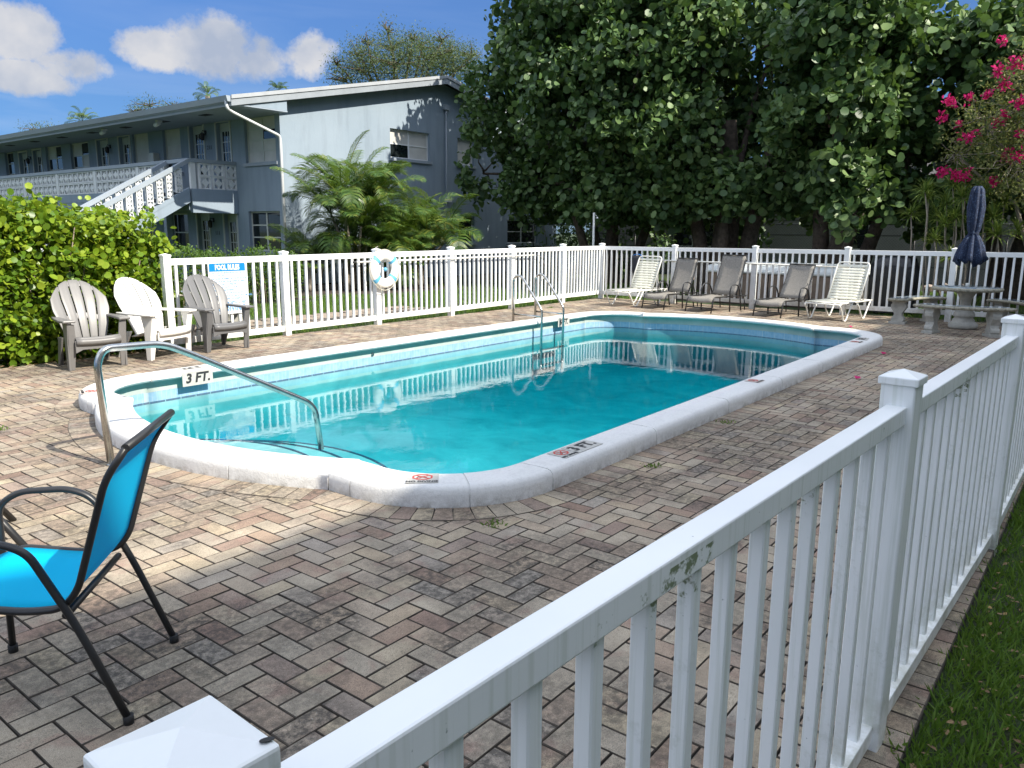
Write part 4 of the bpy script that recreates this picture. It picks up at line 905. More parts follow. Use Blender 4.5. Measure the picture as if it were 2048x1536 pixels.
# ---- depth markers and no diving marks (parts of the pool)
def marker(px, py, z, rz, w_, h_, tx=None, nodiving=False, mat='decal_grey', rot=None, txs=.11, name='depth_marker'):
    mb = MB(); mb.box((0, 0, 0), (w_, h_, .003)); o = mb.build(name, mat, pool, loc(px, py, z), rot or (0, 0, rz))
    if nodiving:
        r = h_ * .30; pts = [(r * 1.15 * cos(a), r * sin(a) + h_ * .10, .0025) for a in [pi / 8 + pi / 4 * k_ for k_ in range(8)]]
        m1 = MB(); 
        for a_, b_ in zip(pts, pts[1:] + pts[:1]): m1.bar(a_, b_, .011, .001)
        for s_ in (1, -1): m1.bar((-r * .75 * s_, -r * .65 + h_ * .1, .0031), (r * .75 * s_, r * .65 + h_ * .1, .0031), .009, .001)
        m1.build('red_octagon', 'ink_red', o)
        m2 = MB(); m2.tube([(r * .5, -.012 + h_ * .1, .0026), (0, h_ * .12, .0026), (-r * .3, h_ * .1 - .02, .0026), (-r * .65, h_ * .1 - .01, .0026)], .006, 5, flat=.1); m2.lathe([(.009, .0026), (.009, .003)], 8, (-r * .42, h_ * .1 + .014, 0)); m2.build('diver_symbol', 'ink_black', o)
        link('lettering', text_mesh('no_diving', 'NO DIVING', h_ * .2, 'ink_black', .0005, 1.05, .0012), o, (0, -h_ * .38, .0026))
    if tx: link('lettering', text_mesh('depth', tx, txs, 'ink_black', .0005, .98, .005, shear=0 if rot is None else .18), o, (0, 0, .0026))
marker(3.14, 3.13, .1355, radians(-48), .19, .17, nodiving=True, name='no_diving_marker')
marker(4.10, 2.785, .1355, 0, .15, .155, nodiving=True, name='no_diving_marker')
marker(4.33, 2.785, .1355, 0, .29, .155, '3 FT.', txs=.125)
marker(7.42, 2.775, .1355, 0, .15, .15, nodiving=True, mat='decal_pink', name='no_diving_marker')
marker(11.05, 2.775, .1355, 0, .15, .15, nodiving=True, mat='decal_pink', name='no_diving_marker')
marker(11.42, 2.79, .1355, radians(8), .28, .15, '6 FT.', txs=.12)
marker(3.04, 7.20, .1355, radians(-110), .17, .15, nodiving=True, mat='decal_pink', name='no_diving_marker')
marker(4.25, 7.64, .1355, radians(180), .28, .14, '3 FT.', txs=.11)
marker(4.25, 7.494, .052, 0, .34, .15, '3 FT.', rot=(pi / 2, 0, 0), txs=.135)
marker(10.98, 7.494, .052, 0, .34, .15, '6 FT.', rot=(pi / 2, 0, 0), txs=.125)
# ---- pool rules sign on the fence
sg = thing('pool_rules_sign', 'blue and white pool rules sign hung on the sunlit fence behind the dark grey chair', 'sign', (6.165, 9.895, .762))
SW, SH = .585, .72
def rrect(w_, h_, r, n=4):
    p = []
    for cx_, cy_, a0 in ((w_ / 2 - r, h_ / 2 - r, 0), (-w_ / 2 + r, h_ / 2 - r, pi / 2), (-w_ / 2 + r, -h_ / 2 + r, pi), (w_ / 2 - r, -h_ / 2 + r, 3 * pi / 2)): p += [(cx_ + r * cos(a0 + pi / 2 * k_ / n), cy_ + r * sin(a0 + pi / 2 * k_ / n)) for k_ in range(n + 1)]
    return p
mb = MB(); mb.prism(rrect(SW, SH, .03), .004, 'y'); fixn(mb.build('board', 'sign_white', sg).data)
mb = MB(); pf = rrect(SW - .03, SH - .03, .02); mb.prism([(x, z) for x, z in pf if z > .2] + [(-(SW - .03) / 2, .235), ((SW - .03) / 2, .235)], .001, 'y', -.0032); fixn(mb.build('blue_header', 'sign_blue', sg).data)
mb = MB(); 
for a_, b_ in zip(pf, pf[1:] + pf[:1]): mb.bar((a_[0], -.003, a_[1]), (b_[0], -.003, b_[1]), .0012, .004, up=(0, -1, 0))
mb.build('border_line', 'sign_blue', sg)
def stext(body, size, x, z, mat='sign_text', sx=.62, bold=.0, al='LEFT', y=-.0042): link('lettering', text_mesh('lettering', body, size, mat, .0004, sx, bold, al), sg, (x, y, z), (pi / 2, 0, 0))
stext('POOL RULES', .098, 0, .287, 'sign_white', .68, .004, 'CENTER')
z = .213
for l_ in ['1. NO FOOD OR BEVERAGES IN POOL OR ON', '    POOL WET DECK.', '2. NO GLASS OR ANIMALS IN THE FENCED POOL', '    AREA (OR 50 FEET FROM UNFENCED AREA).', '3. BATHING LOAD:          PERSONS.', '4. POOL HOURS:  DAWN  TO DUSK.', '5. SHOWER BEFORE ENTERING.', '6. DO NOT SWALLOW THE POOL WATER.', '7. DO NOT USE POOL IF YOU ARE ILL WITH DIARRHEA.', '8. NO RUNNING, DIVING OR HORSEPLAY.']:
    stext(l_, .0345, -.262, z, sx=.74, bold=.0006); z -= .0385 if not l_.startswith('    ') and l_[0] in '12' else .0405
stext('POOL MAXIMUM DEPTH:        FEET', .052, -.262, -.205, sx=.66, bold=.0015); stext('6', .06, .145, -.203, 'sign_faint', .7, .001); stext('6', .036, -.03, .056, 'sign_faint', .7, .0005)
stext('NO DIVING', .118, 0, -.285, 'sign_text', .82, .004, 'CENTER')
for x, z in ((-.2, .34), (.2, .34), (-.2, -.34), (.2, -.34)):
    mb = MB(); mb.tube([(x, -.002, z), (x, -.006, z)], .006, 8); mb.build('screw', 'galvanised', sg)
# ---- lifebuoy on its post
lb = thing('lifebuoy', 'white lifebuoy with pale blue bands hanging on a sunlit fence post', 'lifebuoy', (9.02, 9.80, .93))
def ringseg(a0, a1, n, R_, r, fl=.62): return [(R_ * sin(a) , 0, R_ * cos(a)) for a in np.linspace(a0, a1, n)]
mb = MB(); mb.tube(ringseg(0, 2 * pi, 49, .235, .082)[:-1], .082, 14, closed=True, flat=1, up=(0, 1, 0)); o = mb.build('ring', 'ring_white', lb)
for v in o.data.vertices: v.co.y *= .62
for q in range(4):
    a_ = pi / 4 + q * pi / 2 - .08 * (1 if q % 2 else -1); mb = MB(); mb.tube(ringseg(a_ - .13, a_ + .13, 6, .235, .0845), .0845, 14, up=(0, 1, 0), cap=False); o2 = mb.build('blue_band', 'ring_blue', lb)
    for v in o2.data.vertices: v.co.y *= .625
mb = MB(); pts = []
for k_ in range(33):
    a_ = 2 * pi * k_ / 32; sg_ = abs(sin(2 * a_)); pts.append((sin(a_ + pi / 4) * (.318 + .02 * sg_), -.01, cos(a_ + pi / 4) * (.318 + .02 * sg_) - .01))
mb.tube(pts, .006, 6); mb.build('grab_rope', 'rope', lb)
mb = MB(); mb.tube([(-.1, .0, .25), (-.17, -.02, .30), (-.2, -.02, .36), (-.13, 0, .38), (-.2, 0, .27), (-.22, -.03, .0), (-.16, -.03, -.2), (-.1, -.02, -.33), (-.11, -.02, -.42)], .006, 6); mb.build('throw_rope', 'rope', lb)
mb = MB(); mb.lathe([(.0, -.036), (.03, -.02), (.036, 0), (.03, .02), (0, .036)], 12, (0, -.02, -.0)); mb.build('rope_ball', 'ring_blue', lb)
# near post cap: dark disc painted for the shade inside its fixing hole
mb = MB(); mb.lathe([(.0045, 0), (.0045, .0006)], 12); o = mb.build('dark_hole_disc', 'rubber', [c for c in fenceN.children if c.name.startswith('post')][0].children[0], (.047, -.044, .0035), (radians(-8), radians(12), 0)); o.scale = (1.5, .9, 1)
# ---- poles, hook, net
rp = thing('rescue_pole', 'long white rescue pole with a shepherd hook on the sunlit fence', 'pole', (8.42, 9.84, 1.06))
mb = MB(); mb.tube([(0, 0, 0), (4.8, -.02, .02)], .0155, 10); mb.build('pole', 'powder_white', rp)
mb = MB(); mb.tube(smooth_path([(4.78, -.02, .02), (5.0, -.02, .015), (5.16, -.02, -.08), (5.24, -.02, -.28), (5.20, -.02, -.45), (5.10, -.02, -.52)], .14, 6), .006, 6); mb.build('shepherd_hook', 'galvanised', rp)
mb = MB(); mb.tube([(-.03, 0, 0), (.03, 0, 0)], .018, 10); mb.build('grip', 'rubber', rp)
for k_ in range(3):
    mb = MB(); mb.tube([(.6 + 1.83 * k_, .03, 0), (.6 + 1.83 * k_, -.0, -.022), (.6 + 1.83 * k_, -.04, 0)], .005, 6); mb.build('hanger', 'galvanised', rp)
np_ = thing('net_pole', 'pale telescopic pole along the shaded back fence behind the loungers', 'pole', (15.93, 8.75, .95))
mb = MB(); mb.tube([(0, 0, 0), (.02, -4.5, -.02)], .0155, 10); mb.build('pole', 'powder_white', np_)
nb = thing('leaf_net', 'black leaf net hanging on the back fence beside the corner lounger', 'net', (15.90, 8.86, .62))
mb = MB(); mb.tube(smooth_path([(0, -.12, .30), (0, -.13, .42), (0, 0, .46), (0, .13, .42), (0, .12, .30)], .08, 5), .009, 6); mb.build('hoop', 'ink_blue', nb)
rows = [[(-.02 - .05 * sin(pi * v) * cos(a), .125 * sin(a) * (1 - .45 * v ** 1.5) + .02 * v, .42 - .52 * v + .02 * sin(7 * a)) for a in np.linspace(-pi / 2, pi / 2, 9)] for v in np.linspace(0, 1, 8)]
mb = MB(); mb.sheet(rows); sm_solid(mb.build('net_bag', 'net', nb), .004)
# ---- stone table, benches, parasol
def table(label, loc_, s_=1.0):
    t = thing('stone_table', label, 'table', loc_, 0, 'round cast stone tables')
    mb = MB(); mb.lathe([(r * s_, z * s_) for r, z in [(.20, 0), (.225, .03), (.225, .08), (.19, .115), (.165, .125), (.17, .15), (.13, .19), (.16, .205), (.165, .24), (.15, .28), (.10, .33), (.082, .40), (.088, .5), (.13, .585), (.17, .63)]], 24, mod=lambda a, i: 1 + (.035 * cos(12 * a) if i > 9 else 0)); mb.build('pedestal', 'cast_stone', t)
    mb = MB(); mb.lathe([(r * s_, z * s_) for r, z in [(.17, .628), (.50, .64), (.525, .655), (.53, .675), (.515, .695), (.488, .70)]], 64, mod=lambda a, i: 1 + (.009 * sin(26 * a) if 1 < i < 5 else 0)); mb.build('table_rim', 'cast_stone_rim', t)
    mb = MB(); mb.lathe([(.0, .698 * s_), (.489 * s_, .698 * s_), (.489 * s_, .702 * s_), (0, .702 * s_)], 48); mb.build('mosaic_top', 'mosaic', t); return t
TX, TY = 15.02, 2.10
table('round cast stone table with a blue mosaic top under the closed parasol', (TX, TY, 0), 1.0)
def bench(label, ang, R_=.86, c=(TX, TY), span=.66, group='curved cast stone benches'):
    t = thing('stone_bench', label, 'bench', (c[0] + R_ * cos(ang), c[1] + R_ * sin(ang), 0), ang, group)
    n = 14; ins = []; out_ = []
    for k_ in range(n + 1):
        a = -span + 2 * span * k_ / n; ins.append(((R_ - .16) * cos(a) - R_, (R_ - .16) * sin(a))); out_.append(((R_ + .16) * cos(a) - R_, (R_ + .16) * sin(a)))
    poly = ins + out_[::-1]
    def shrink(e, zz): 
        o_ = [((R_ - .16 + e) * cos(a) - R_, (R_ - .16 + e) * sin(a), zz) for a in np.linspace(-span + e / R_, span - e / R_, n + 1)]; p_ = [((R_ + .16 - e) * cos(a) - R_, (R_ + .16 - e) * sin(a), zz) for a in np.linspace(-span + e / R_, span - e / R_, n + 1)]
        return o_ + p_[::-1]
    layers = [shrink(.03, .405), shrink(.0, .415), shrink(-.008, .435), shrink(.0, .452), shrink(.02, .458)]
    mb = MB(); k2 = len(layers[0]); vs = [v for l in layers for v in l]
    fs = [(i * k2 + j, i * k2 + (j + 1) % k2, (i + 1) * k2 + (j + 1) % k2, (i + 1) * k2 + j) for i in range(4) for j in range(k2)]
    mb.add(vs, fs, True)
    for l_, zz in ((0, 0), (4, 0)):
        for j in range(n): a_ = l_ * k2 + j; b_ = l_ * k2 + j + 1; c_ = l_ * k2 + k2 - 2 - j; d_ = l_ * k2 + k2 - 1 - j; mb.f.append((a_, b_, c_, d_)); mb.mi.append(0); mb.sm.append(False)
    o = mb.build('seat', 'cast_stone_rim', t); fixn(o.data)
    top_ = shrink(.03, .4605); mb = MB(); mb.add(top_, [(j, j + 1, k2 - 2 - j, k2 - 1 - j) for j in range(n)]); mb.build('mosaic_top', 'mosaic', t)
    for s_ in (-1, 1):
        a = s_ * span * .66; cx_, cy_ = R_ * cos(a) - R_, R_ * sin(a); RR = Matrix.Rotation(a, 3, 'Z')
        mb = MB(); half = [(.12, .0), (.12, .04), (.085, .045), (.105, .075), (.10, .11), (.07, .14), (.06, .18), (.085, .23), (.12, .28), (.125, .33), (.10, .37), (.115, .385), (.115, .405)]
        mb.prism([(x, z) for x, z in half] + [(-x, z) for x, z in half[::-1]], .13, 'y'); 
        mb.box((0, 0, .02), (.27, .17, .042))
        for k_ in (-1, 1): mb.tube([(k_ * .06, -.07, .29), (k_ * .06, .07, .29)], .035, 12); mb.tube([(k_ * .045, -.069, .1), (k_ * .045, .069, .1)], .024, 10); mb.tube([(k_ * .06, -.073, .29), (k_ * .06, .073, .29)], .018, 10)
        mb.tube([(0, -.071, .2), (0, .071, .2)], .022, 8)
        V = [RR @ Vector(v) + Vector((cx_, cy_, 0)) for v in mb.v]; mb.v = [tuple(v) for v in V]; o = mb.build('leg', 'cast_stone', t); fixn(o.data)
    return t
bench('curved stone bench beyond the table, between it and the right strap lounger', radians(64), 1.02, span=.62)
bench('curved stone bench in front of the table, nearest the camera', radians(187), 1.06, span=.62)
bench('curved stone bench on the right side of the table, partly out of frame', radians(-48), 1.02, span=.6)
pr = thing('parasol', 'closed navy patterned parasol standing in the stone table', 'parasol', (TX, TY, 0))
mb = MB(); mb.tube([(0, 0, .15), (.045, .03, 2.3)], .019, 10); mb.build('pole', 'metal_black', pr)
prof = [(.05, 2.34), (.085, 2.28), (.115, 2.0), (.10, 1.78), (.085, 1.64), (.06, 1.575), (.10, 1.50), (.145, 1.38), (.185, 1.22), (.205, 1.10)]
fold = [random.uniform(-1, 1) for _ in range(8)]
rows = []
for i, (r, z) in enumerate(prof):
    row = []
    for k_ in range(65):
        a = 2 * pi * k_ / 64; amp = .16 + .10 * (i > 5); rr_ = r * (1 + amp * sin(8 * a + fold[i % 8] * .3 + i * .12) + .07 * sin(19 * a + i)); zz_ = z + (.05 * sin(8 * a + 1.0) + .03 * sin(3 * a) if i == len(prof) - 1 else 0)
        row.append((rr_ * cos(a) + .02 * (z - 1), rr_ * sin(a) + .012 * (z - 1), zz_))
    rows.append(row)
mb = MB(); mb.sheet(rows); cn = mb.build('canopy', 'umbrella_cloth', pr); sm_solid(cn, .003)
mb = MB(); mb.tube([(.07 * cos(a) + .012, .07 * sin(a) + .008, 1.58) for a in np.linspace(0, 2 * pi, 17)[:-1]], .012, 6, closed=True); mb.build('tie_strap', 'umbrella_cloth', cn)
mb = MB(); mb.lathe([(.03, .70), (.03, .76), (.022, .765)], 14); mb.build('pole_collar', 'powder_white', pr)
# fallen petals, weeds
for x, y in ((8.95, 2.2), (11.05, 2.42), (13.9, 3.6)):
    mb = MB(); mb.sheet([[(-.03, -.02, .012), (0, -.03, .025), (.03, -.015, .01)], [(-.03, .02, .014), (0, .022, .004), (.035, .02, .03)]]); o = mb.build('fallen_petal', 'flower', None, (x, y, .003), (0, 0, random.uniform(0, 6)))
    props(o, {8.95: 'magenta petal on the pavers beside the pool coping, middle of the right side', 11.05: 'magenta petal on the pavers near the far right pool corner', 13.9: 'magenta petal on the pavers in front of the stone benches'}[x], 'petal', 'fallen petals')
# ================================================================ VEGETATION
def clusters(blobs_, n, shell=.55, squash=1.0):
    """points in ellipsoids, denser towards the outside: returns positions and outward directions"""
    vol = np.array([b[1][0] * b[1][1] * b[1][2] for b in blobs_]) ** .75; vol /= vol.sum(); P = []; D = []
    for (c, r), k_ in zip(blobs_, rng.multinomial(n, vol)):
        d = rand_unit(k_); rad = shell + (1.02 - shell) * rng.random(k_) ** .55; P.append(np.array(c) + d * rad[:, None] * np.array(r)); q = d / np.array(r); D.append(q / np.linalg.norm(q, axis=1, keepdims=True))
    return np.concatenate(P), np.concatenate(D)
def foliage(P, D, per, spread, size, sj=.35, outward=.6, droop=0.0, upb=.4):
    n = len(P); pos = np.repeat(P, per, axis=0) + rng.normal(size=(n * per, 3)) * spread; dr = np.repeat(D, per, axis=0) * outward + rand_unit(n * per); dr[:, 2] -= droop
    up = rand_unit(n * per) * .7 + np.repeat(D, per, axis=0) * .5; up[:, 2] += upb
    sz = size * (1 + (rng.random(n * per) - .5) * 2 * sj); return pos, dr, up, sz
def limbs(root, base, targets, r0, mat='bark', name='limb', seg=7, n=8, wob=.12):
    o_ = []
    for t in targets:
        b = Vector(base); e = Vector(t); L = (e - b).length; pts = []; rs = []
        mid = b.lerp(e, .5) + Vector((0, 0, .12 * L))
        for k_ in range(seg + 1):
            u = k_ / seg; p = b * (1 - u) ** 2 + mid * 2 * u * (1 - u) + e * u * u; p += Vector([random.uniform(-1, 1) * wob * L * .12 * (u * (1 - u) * 4) for _ in range(3)]); pts.append(p); rs.append(r0 * (1 - .8 * u) + .008)
        mb = MB(); mb.tube(pts, rs, n); o_.append(mb.build(name, mat, root))
    return o_
# ---- sea grape trees behind the pool
def sea_grape(label, base, trunks, blobs_, ncl, per=7, single=0, group='sea grape trees behind the back fence'):
    t = thing('sea_grape_tree', label, 'tree', base, 0, group); B = np.array(base)
    for (dx, dy, lx, ly, h, r) in trunks:
        pts = []; rs = []
        for k_ in range(9):
            u = k_ / 8; pts.append((dx + lx * u + .09 * sin(3 * u + dx * 5), dy + ly * u + .09 * cos(4 * u + dy * 3), h * u - .05)); rs.append(r * (1.25 - .2 * u if k_ else 1.6) * (1 - .45 * u))
        mb = MB(); mb.tube(pts, rs, 12); mb.build('trunk', 'bark', t)
    tg = [Vector(c) - Vector(base) for c, r in blobs_]
    limbs(t, (0, 0, 2.2), tg, .11); 
    extra = []
    for c, r in blobs_:
        for _ in range(3): d = rand_unit(1)[0]; extra.append((Vector(np.array(c) - B), Vector(np.array(c) + d * np.array(r) * .85 - B)))
    mb = MB()
    for a_, b_ in extra:
        pts = [a_.lerp(b_, u) + Vector([random.uniform(-.08, .08) for _ in range(3)]) for u in np.linspace(0, 1, 5)]; mb.tube(pts, [.04, .032, .025, .017, .01], 5)
    props(mb.build('twigs', 'bark', t), kind='stuff')
    P, D = clusters(blobs_, int(ncl * 2.1), .42); q_ = np.sin(P[:, 0] * 2.7 + 1.3 * np.sin(P[:, 2] * 1.9)) + np.sin(P[:, 1] * 2.9 + 1.1 * np.sin(P[:, 0] * 2.3)) + np.sin(P[:, 2] * 3.3 + 1.2 * np.sin(P[:, 1] * 2.1)); k2_ = q_ > -.75; P, D = P[k2_], D[k2_]; pos, dr, up, sz = foliage(P, D, per, .13, .150, .45, .35, .1, .25); pos -= B
    if single:
        fp = pos + B; key = fp[:, 0] * .772 + fp[:, 1] * .6; vis_ = np.argsort(key)
        inv = []
        for i in vis_:
            x, y, z = proj(fp[i])
            if 0 < x < 2048 and 0 < y < 500: inv.append(i)
            if len(inv) >= single * 4: break
        inv = inv[::4][:single]; lm = [leafmesh('leaf', ROUND, np.zeros((1, 3)), np.array([(1., 0, 0)]), np.array([(0, 0, 1.)]), np.array([1.0]), 'leaf_grape')]
        for i in inv:
            d = Vector(dr[i]).normalized(); y_ = Vector(up[i]).cross(d).normalized(); z_ = d.cross(y_); o = link('leaf', lm[0], t); R_ = Matrix((d, y_, z_)).transposed().to_4x4(); o.matrix_basis = Matrix.Translation(pos[i]) @ R_ @ Matrix.Scale(sz[i], 4)
        keep = np.ones(len(pos), bool); keep[inv] = False; pos, dr, up, sz = pos[keep], dr[keep], up[keep], sz[keep]
    props(link('foliage', leafmesh('foliage', ROUND, pos, dr, up, sz, 'leaf_grape'), t), kind='stuff'); return t
sea_grape('huge sea grape tree whose crown hides the right end of the blue grey gable', (21.2, 12.6, 0),
    [(0, 0, .3, .6, 3.6, .20), (.4, -.3, .5, -.9, 3.4, .15), (-.4, .4, -.6, 1.0, 3.2, .14), (.2, .7, -.3, .3, 3.3, .10)],
    [((20.4, 14.4, 7.4), (1.9, 2.0, 2.4)), ((20.9, 15.6, 4.6), (1.6, 1.5, 2.2)), ((19.9, 12.2, 8.0), (2.3, 2.2, 2.2)), ((19.2, 12.4, 5.0), (1.9, 2.0, 2.0)), ((20.6, 14.9, 2.9), (1.5, 1.5, 1.1)), ((21.6, 12.3, 2.9), (1.5, 2.0, 1.0)), ((21.6, 13.4, 9.0), (2.0, 2.2, 1.7)), ((18.9, 10.6, 6.0), (1.6, 1.5, 1.9)), ((19.2, 14.2, 6.3), (1.2, 1.4, 1.3)), ((19.6, 16.4, 5.4), (.9, .9, 1.3)), ((19.3, 11.9, 2.7), (1.2, 1.5, .9)), ((20.0, 16.9, 3.4), (.8, .8, .9)), ((23.4, 13.6, 6.2), (2.2, 2.4, 2.6)), ((25.6, 13.0, 5.2), (1.9, 2.3, 2.6)), ((27.2, 13.4, 4.6), (1.6, 2.2, 2.4)), ((22.6, 15.8, 3.6), (1.5, 1.3, 1.6))], 5000, 7, 110)  # deep rear lobes, hidden from view, added to shade the gable
sea_grape('sea grape tree with a thick dark multi-stemmed trunk left of centre behind the spa', (20.3, 8.6, 0),
    [(0, 0, .1, .25, 4.5, .33), (.1, -.42, .2, -.5, 4.2, .22), (-.1, .45, -.3, 1.0, 4.0, .19), (.5, .1, .8, .3, 3.8, .18), (-.2, -.1, -.5, .1, 3.2, .16)],
    [((19.0, 10.2, 4.3), (1.5, 1.6, 1.6)), ((20.2, 10.4, 7.6), (1.9, 1.7, 1.6)), ((21.8, 8.2, 6.6), (1.3, 1.8, 2.0)), ((21.9, 7.9, 4.0), (1.2, 1.7, 1.5)), ((19.6, 9.8, 2.9), (1.3, 1.5, 1.0)), ((20.9, 11.0, 2.6), (1.3, 1.4, .9)), ((19.2, 8.2, 2.75), (.9, .9, .7)), ((19.0, 9.2, 6.6), (1.1, 1.0, 1.2)), ((22.8, 9.2, 2.4), (.8, 2.6, 1.2))], 2500, 7, 110)
sea_grape('sea grape tree with drooping bright leaf tips over the strap lounger', (20.2, 5.7, 0),
    [(0, 0, .2, -.2, 4.4, .27), (.1, .35, .1, .6, 4.3, .2), (.1, -.4, .3, -1.0, 4.0, .17), (-.35, -.2, -.5, -.5, 3.0, .12)],
    [((18.9, 5.5, 5.9), (1.6, 1.5, 1.7)), ((19.8, 6.2, 6.6), (1.5, 1.2, 1.2)), ((18.7, 5.6, 3.9), (1.3, 1.4, 1.4)), ((18.9, 5.0, 2.7), (.9, .9, .8)), ((20.6, 4.4, 4.9), (1.6, 1.4, 1.9)), ((18.4, 5.0, 2.0), (.42, .42, .5)), ((20.4, 7.0, 3.0), (1.1, 1.2, .9)), ((20.8, 5.6, 2.6), (.8, 1.4, .9))], 2200, 7, 80)
sea_grape('sea grape tree at the right edge behind the bougainvillea', (21.5, 2.0, 0),
    [(0, 0, .2, -.2, 4.4, .25), (.1, .4, .1, .8, 4.3, .17), (.1, -.4, .3, -1.0, 4.0, .15)],
    [((20.6, 2.6, 5.2), (1.5, 1.3, 1.4)), ((21.0, .6, 5.3), (1.9, 2.0, 1.5)), ((20.6, 2.2, 3.6), (1.4, 1.5, 1.4)), ((21.2, -.9, 4.2), (1.7, 2.0, 1.7)), ((20.3, 3.0, 2.4), (1.0, 1.0, .9)), ((22.2, 3.8, 3.0), (.9, 1.3, 1.8)), ((20.6, .8, 2.6), (1.2, 1.6, 1.0))], 2100, 7, 0)
# ---- bright clusia hedge at the left
def hedge(name, label, boxes, n, size, mat, tmpl, group=None, single=0, stems=True, cat='hedge', per=6, spread=.07):
    cx_ = np.mean([b[0] + b[1] for b in boxes]) / 2; cy_ = np.mean([b[2] + b[3] for b in boxes]) / 2; t = thing(name, label, cat, (cx_, cy_, 0), 0, group); B = np.array((cx_, cy_, 0.))
    P = []; D = []
    ar = np.array([(b[1] - b[0]) * (b[5] - b[4]) + (b[1] - b[0]) * (b[3] - b[2]) + (b[3] - b[2]) * (b[5] - b[4]) for b in boxes]); ar /= ar.sum()
    for b, k_ in zip(boxes, rng.multinomial(n, ar)):
        c = np.array(((b[0] + b[1]) / 2, (b[2] + b[3]) / 2, (b[4] + b[5]) / 2)); h = np.array(((b[1] - b[0]) / 2, (b[3] - b[2]) / 2, (b[5] - b[4]) / 2))
        d = rand_unit(k_); d = d / np.abs(d).max(axis=1, keepdims=True) ** .8; rad = 1 - .38 * rng.random(k_) ** 1.6; p = c + d * h * rad[:, None]
        p += (np.sin(p[:, [1, 2, 0]] * 3.1 + 1) * np.sin(p[:, [2, 0, 1]] * 4.7)) * .10
        P.append(p); dd = d / h; D.append(dd / np.linalg.norm(dd, axis=1, keepdims=True))
    P = np.concatenate(P); D = np.concatenate(D); P[:, 2] = np.maximum(P[:, 2], .06)
    pos, dr, up, sz = foliage(P, D, per, spread, size, .35, .8, 0, .5); pos -= B
    if single:
        fp = pos + B; key = np.argsort(fp[:, 0] * .772 + fp[:, 1] * .6); inv = []
        for i in key:
            x, y, z = proj(fp[i])
            if 0 < x < 2048 and z > 0: inv.append(i)
            if len(inv) >= single * 3: break
        inv = inv[::3][:single]; lm = leafmesh('leaf', tmpl, np.zeros((1, 3)), np.array([(1., 0, 0)]), np.array([(0, 0, 1.)]), np.array([1.0]), mat)
        for i in inv:
            d = Vector(dr[i]).normalized(); y_ = Vector(up[i]).cross(d).normalized(); z_ = d.cross(y_); o = link('leaf', lm, t); o.matrix_basis = Matrix.Translation(pos[i]) @ Matrix((d, y_, z_)).transposed().to_4x4() @ Matrix.Scale(sz[i], 4)
        keep = np.ones(len(pos), bool); keep[inv] = False; pos, dr, up, sz = pos[keep], dr[keep], up[keep], sz[keep]
    props(link('foliage', leafmesh('foliage', tmpl, pos, dr, up, sz, mat), t), kind='stuff')
    mb = MB()
    for b in boxes:
        for _ in range(int(6 * (b[1] - b[0]))):
            x = random.uniform(b[0], b[1]) - cx_; y = random.uniform(b[2] + .1, b[3] - .1) - cy_; zt = b[5] * random.uniform(.6, .92)
            mb.tube([(x, y, -.05), (x + random.uniform(-.1, .1), y + random.uniform(-.1, .1), zt * .5), (x + random.uniform(-.25, .25), y + random.uniform(-.2, .2), zt)], [.018, .013, .006], 5)
    props(mb.build('stems', 'twig', t), kind='stuff')
    return t
hedge('clusia_hedge', 'bright yellow green clusia hedge behind the resin chairs at the left', [(1.4, 3.3, 9.98, 11.0, 0, 1.70), (3.0, 4.6, 10.0, 11.1, .0, 1.78), (4.2, 5.3, 10.02, 11.0, .0, 1.68), (5.0, 5.65, 10.2, 10.9, .1, 1.38), (2.2, 4.9, 10.2, 11.0, 1.0, 1.82)], 4700, .066, 'leaf_clusia', ROUND, single=180, per=6)
hedge('box_hedge', 'low clipped green hedge on the lawn behind the pool rules sign', [(1.5, 11.3, 14.6, 15.7, 0, 1.13)], 6200, .045, 'leaf_hedge', OVAL, per=6, spread=.04)
hedge('dark_shrubs', 'dark shrubbery filling the gap between the gable and the sea grape trunks', [(24.5, 26.5, 13.0, 22.0, 0, 2.6), (28.0, 30, 17, 26, 0, 3.4)], 1500, .13, 'leaf_grape', OVAL, cat='shrub', per=7, spread=.12)
# ---- palms
def frond_mesh(L, arch, nleaf, ll, mat, seed):
    r_ = random.Random(seed); mb = MB(); pts = []
    for k_ in range(13):
        u = k_ / 12; pts.append(Vector((L * (u * cos(arch * u * .5)), 0, L * (u * sin(.9) * (1 - arch * u * .62)))))
    mb.tube(pts, [.013 * (1 - .85 * k_ / 12) + .002 for k_ in range(13)], 5)
    for k_ in range(nleaf):
        u = .16 + .84 * k_ / nleaf; i = min(11, int(u * 12)); f = u * 12 - i; p = pts[i].lerp(pts[i + 1], f); tg = (pts[i + 1] - pts[i]).normalized(); len_ = ll * (sin(pi * min(1, u * .9 + .12)) ** .7) * r_.uniform(.85, 1.1)
        for s_ in (-1, 1):
            sd_ = Vector((0, s_, 0)); d = (tg * .62 + sd_ * .8 + Vector((0, 0, .22))).normalized(); m1 = p + d * len_ * .55; e = p + d * len_ + Vector((0, 0, -len_ * .28 * r_.uniform(.6, 1.4))); wv = tg.cross(d).cross(d).normalized() * .0125
            b = len(mb.v); mb.v += [tuple(p - wv * .5), tuple(p + wv * .5), tuple(m1 + wv), tuple(m1 - wv), tuple(e)]; mb.f += [(b, b + 1, b + 2, b + 3), (b + 3, b + 2, b + 4)]; mb.mi += [0, 0]; mb.sm += [False, False]
    return mb.mesh('frond', mat)
FR = [frond_mesh(2.0, a_, 34, .50, 'leaf_palm', i) for i, a_ in enumerate((1.0, 1.25, 1.5, 1.8))]
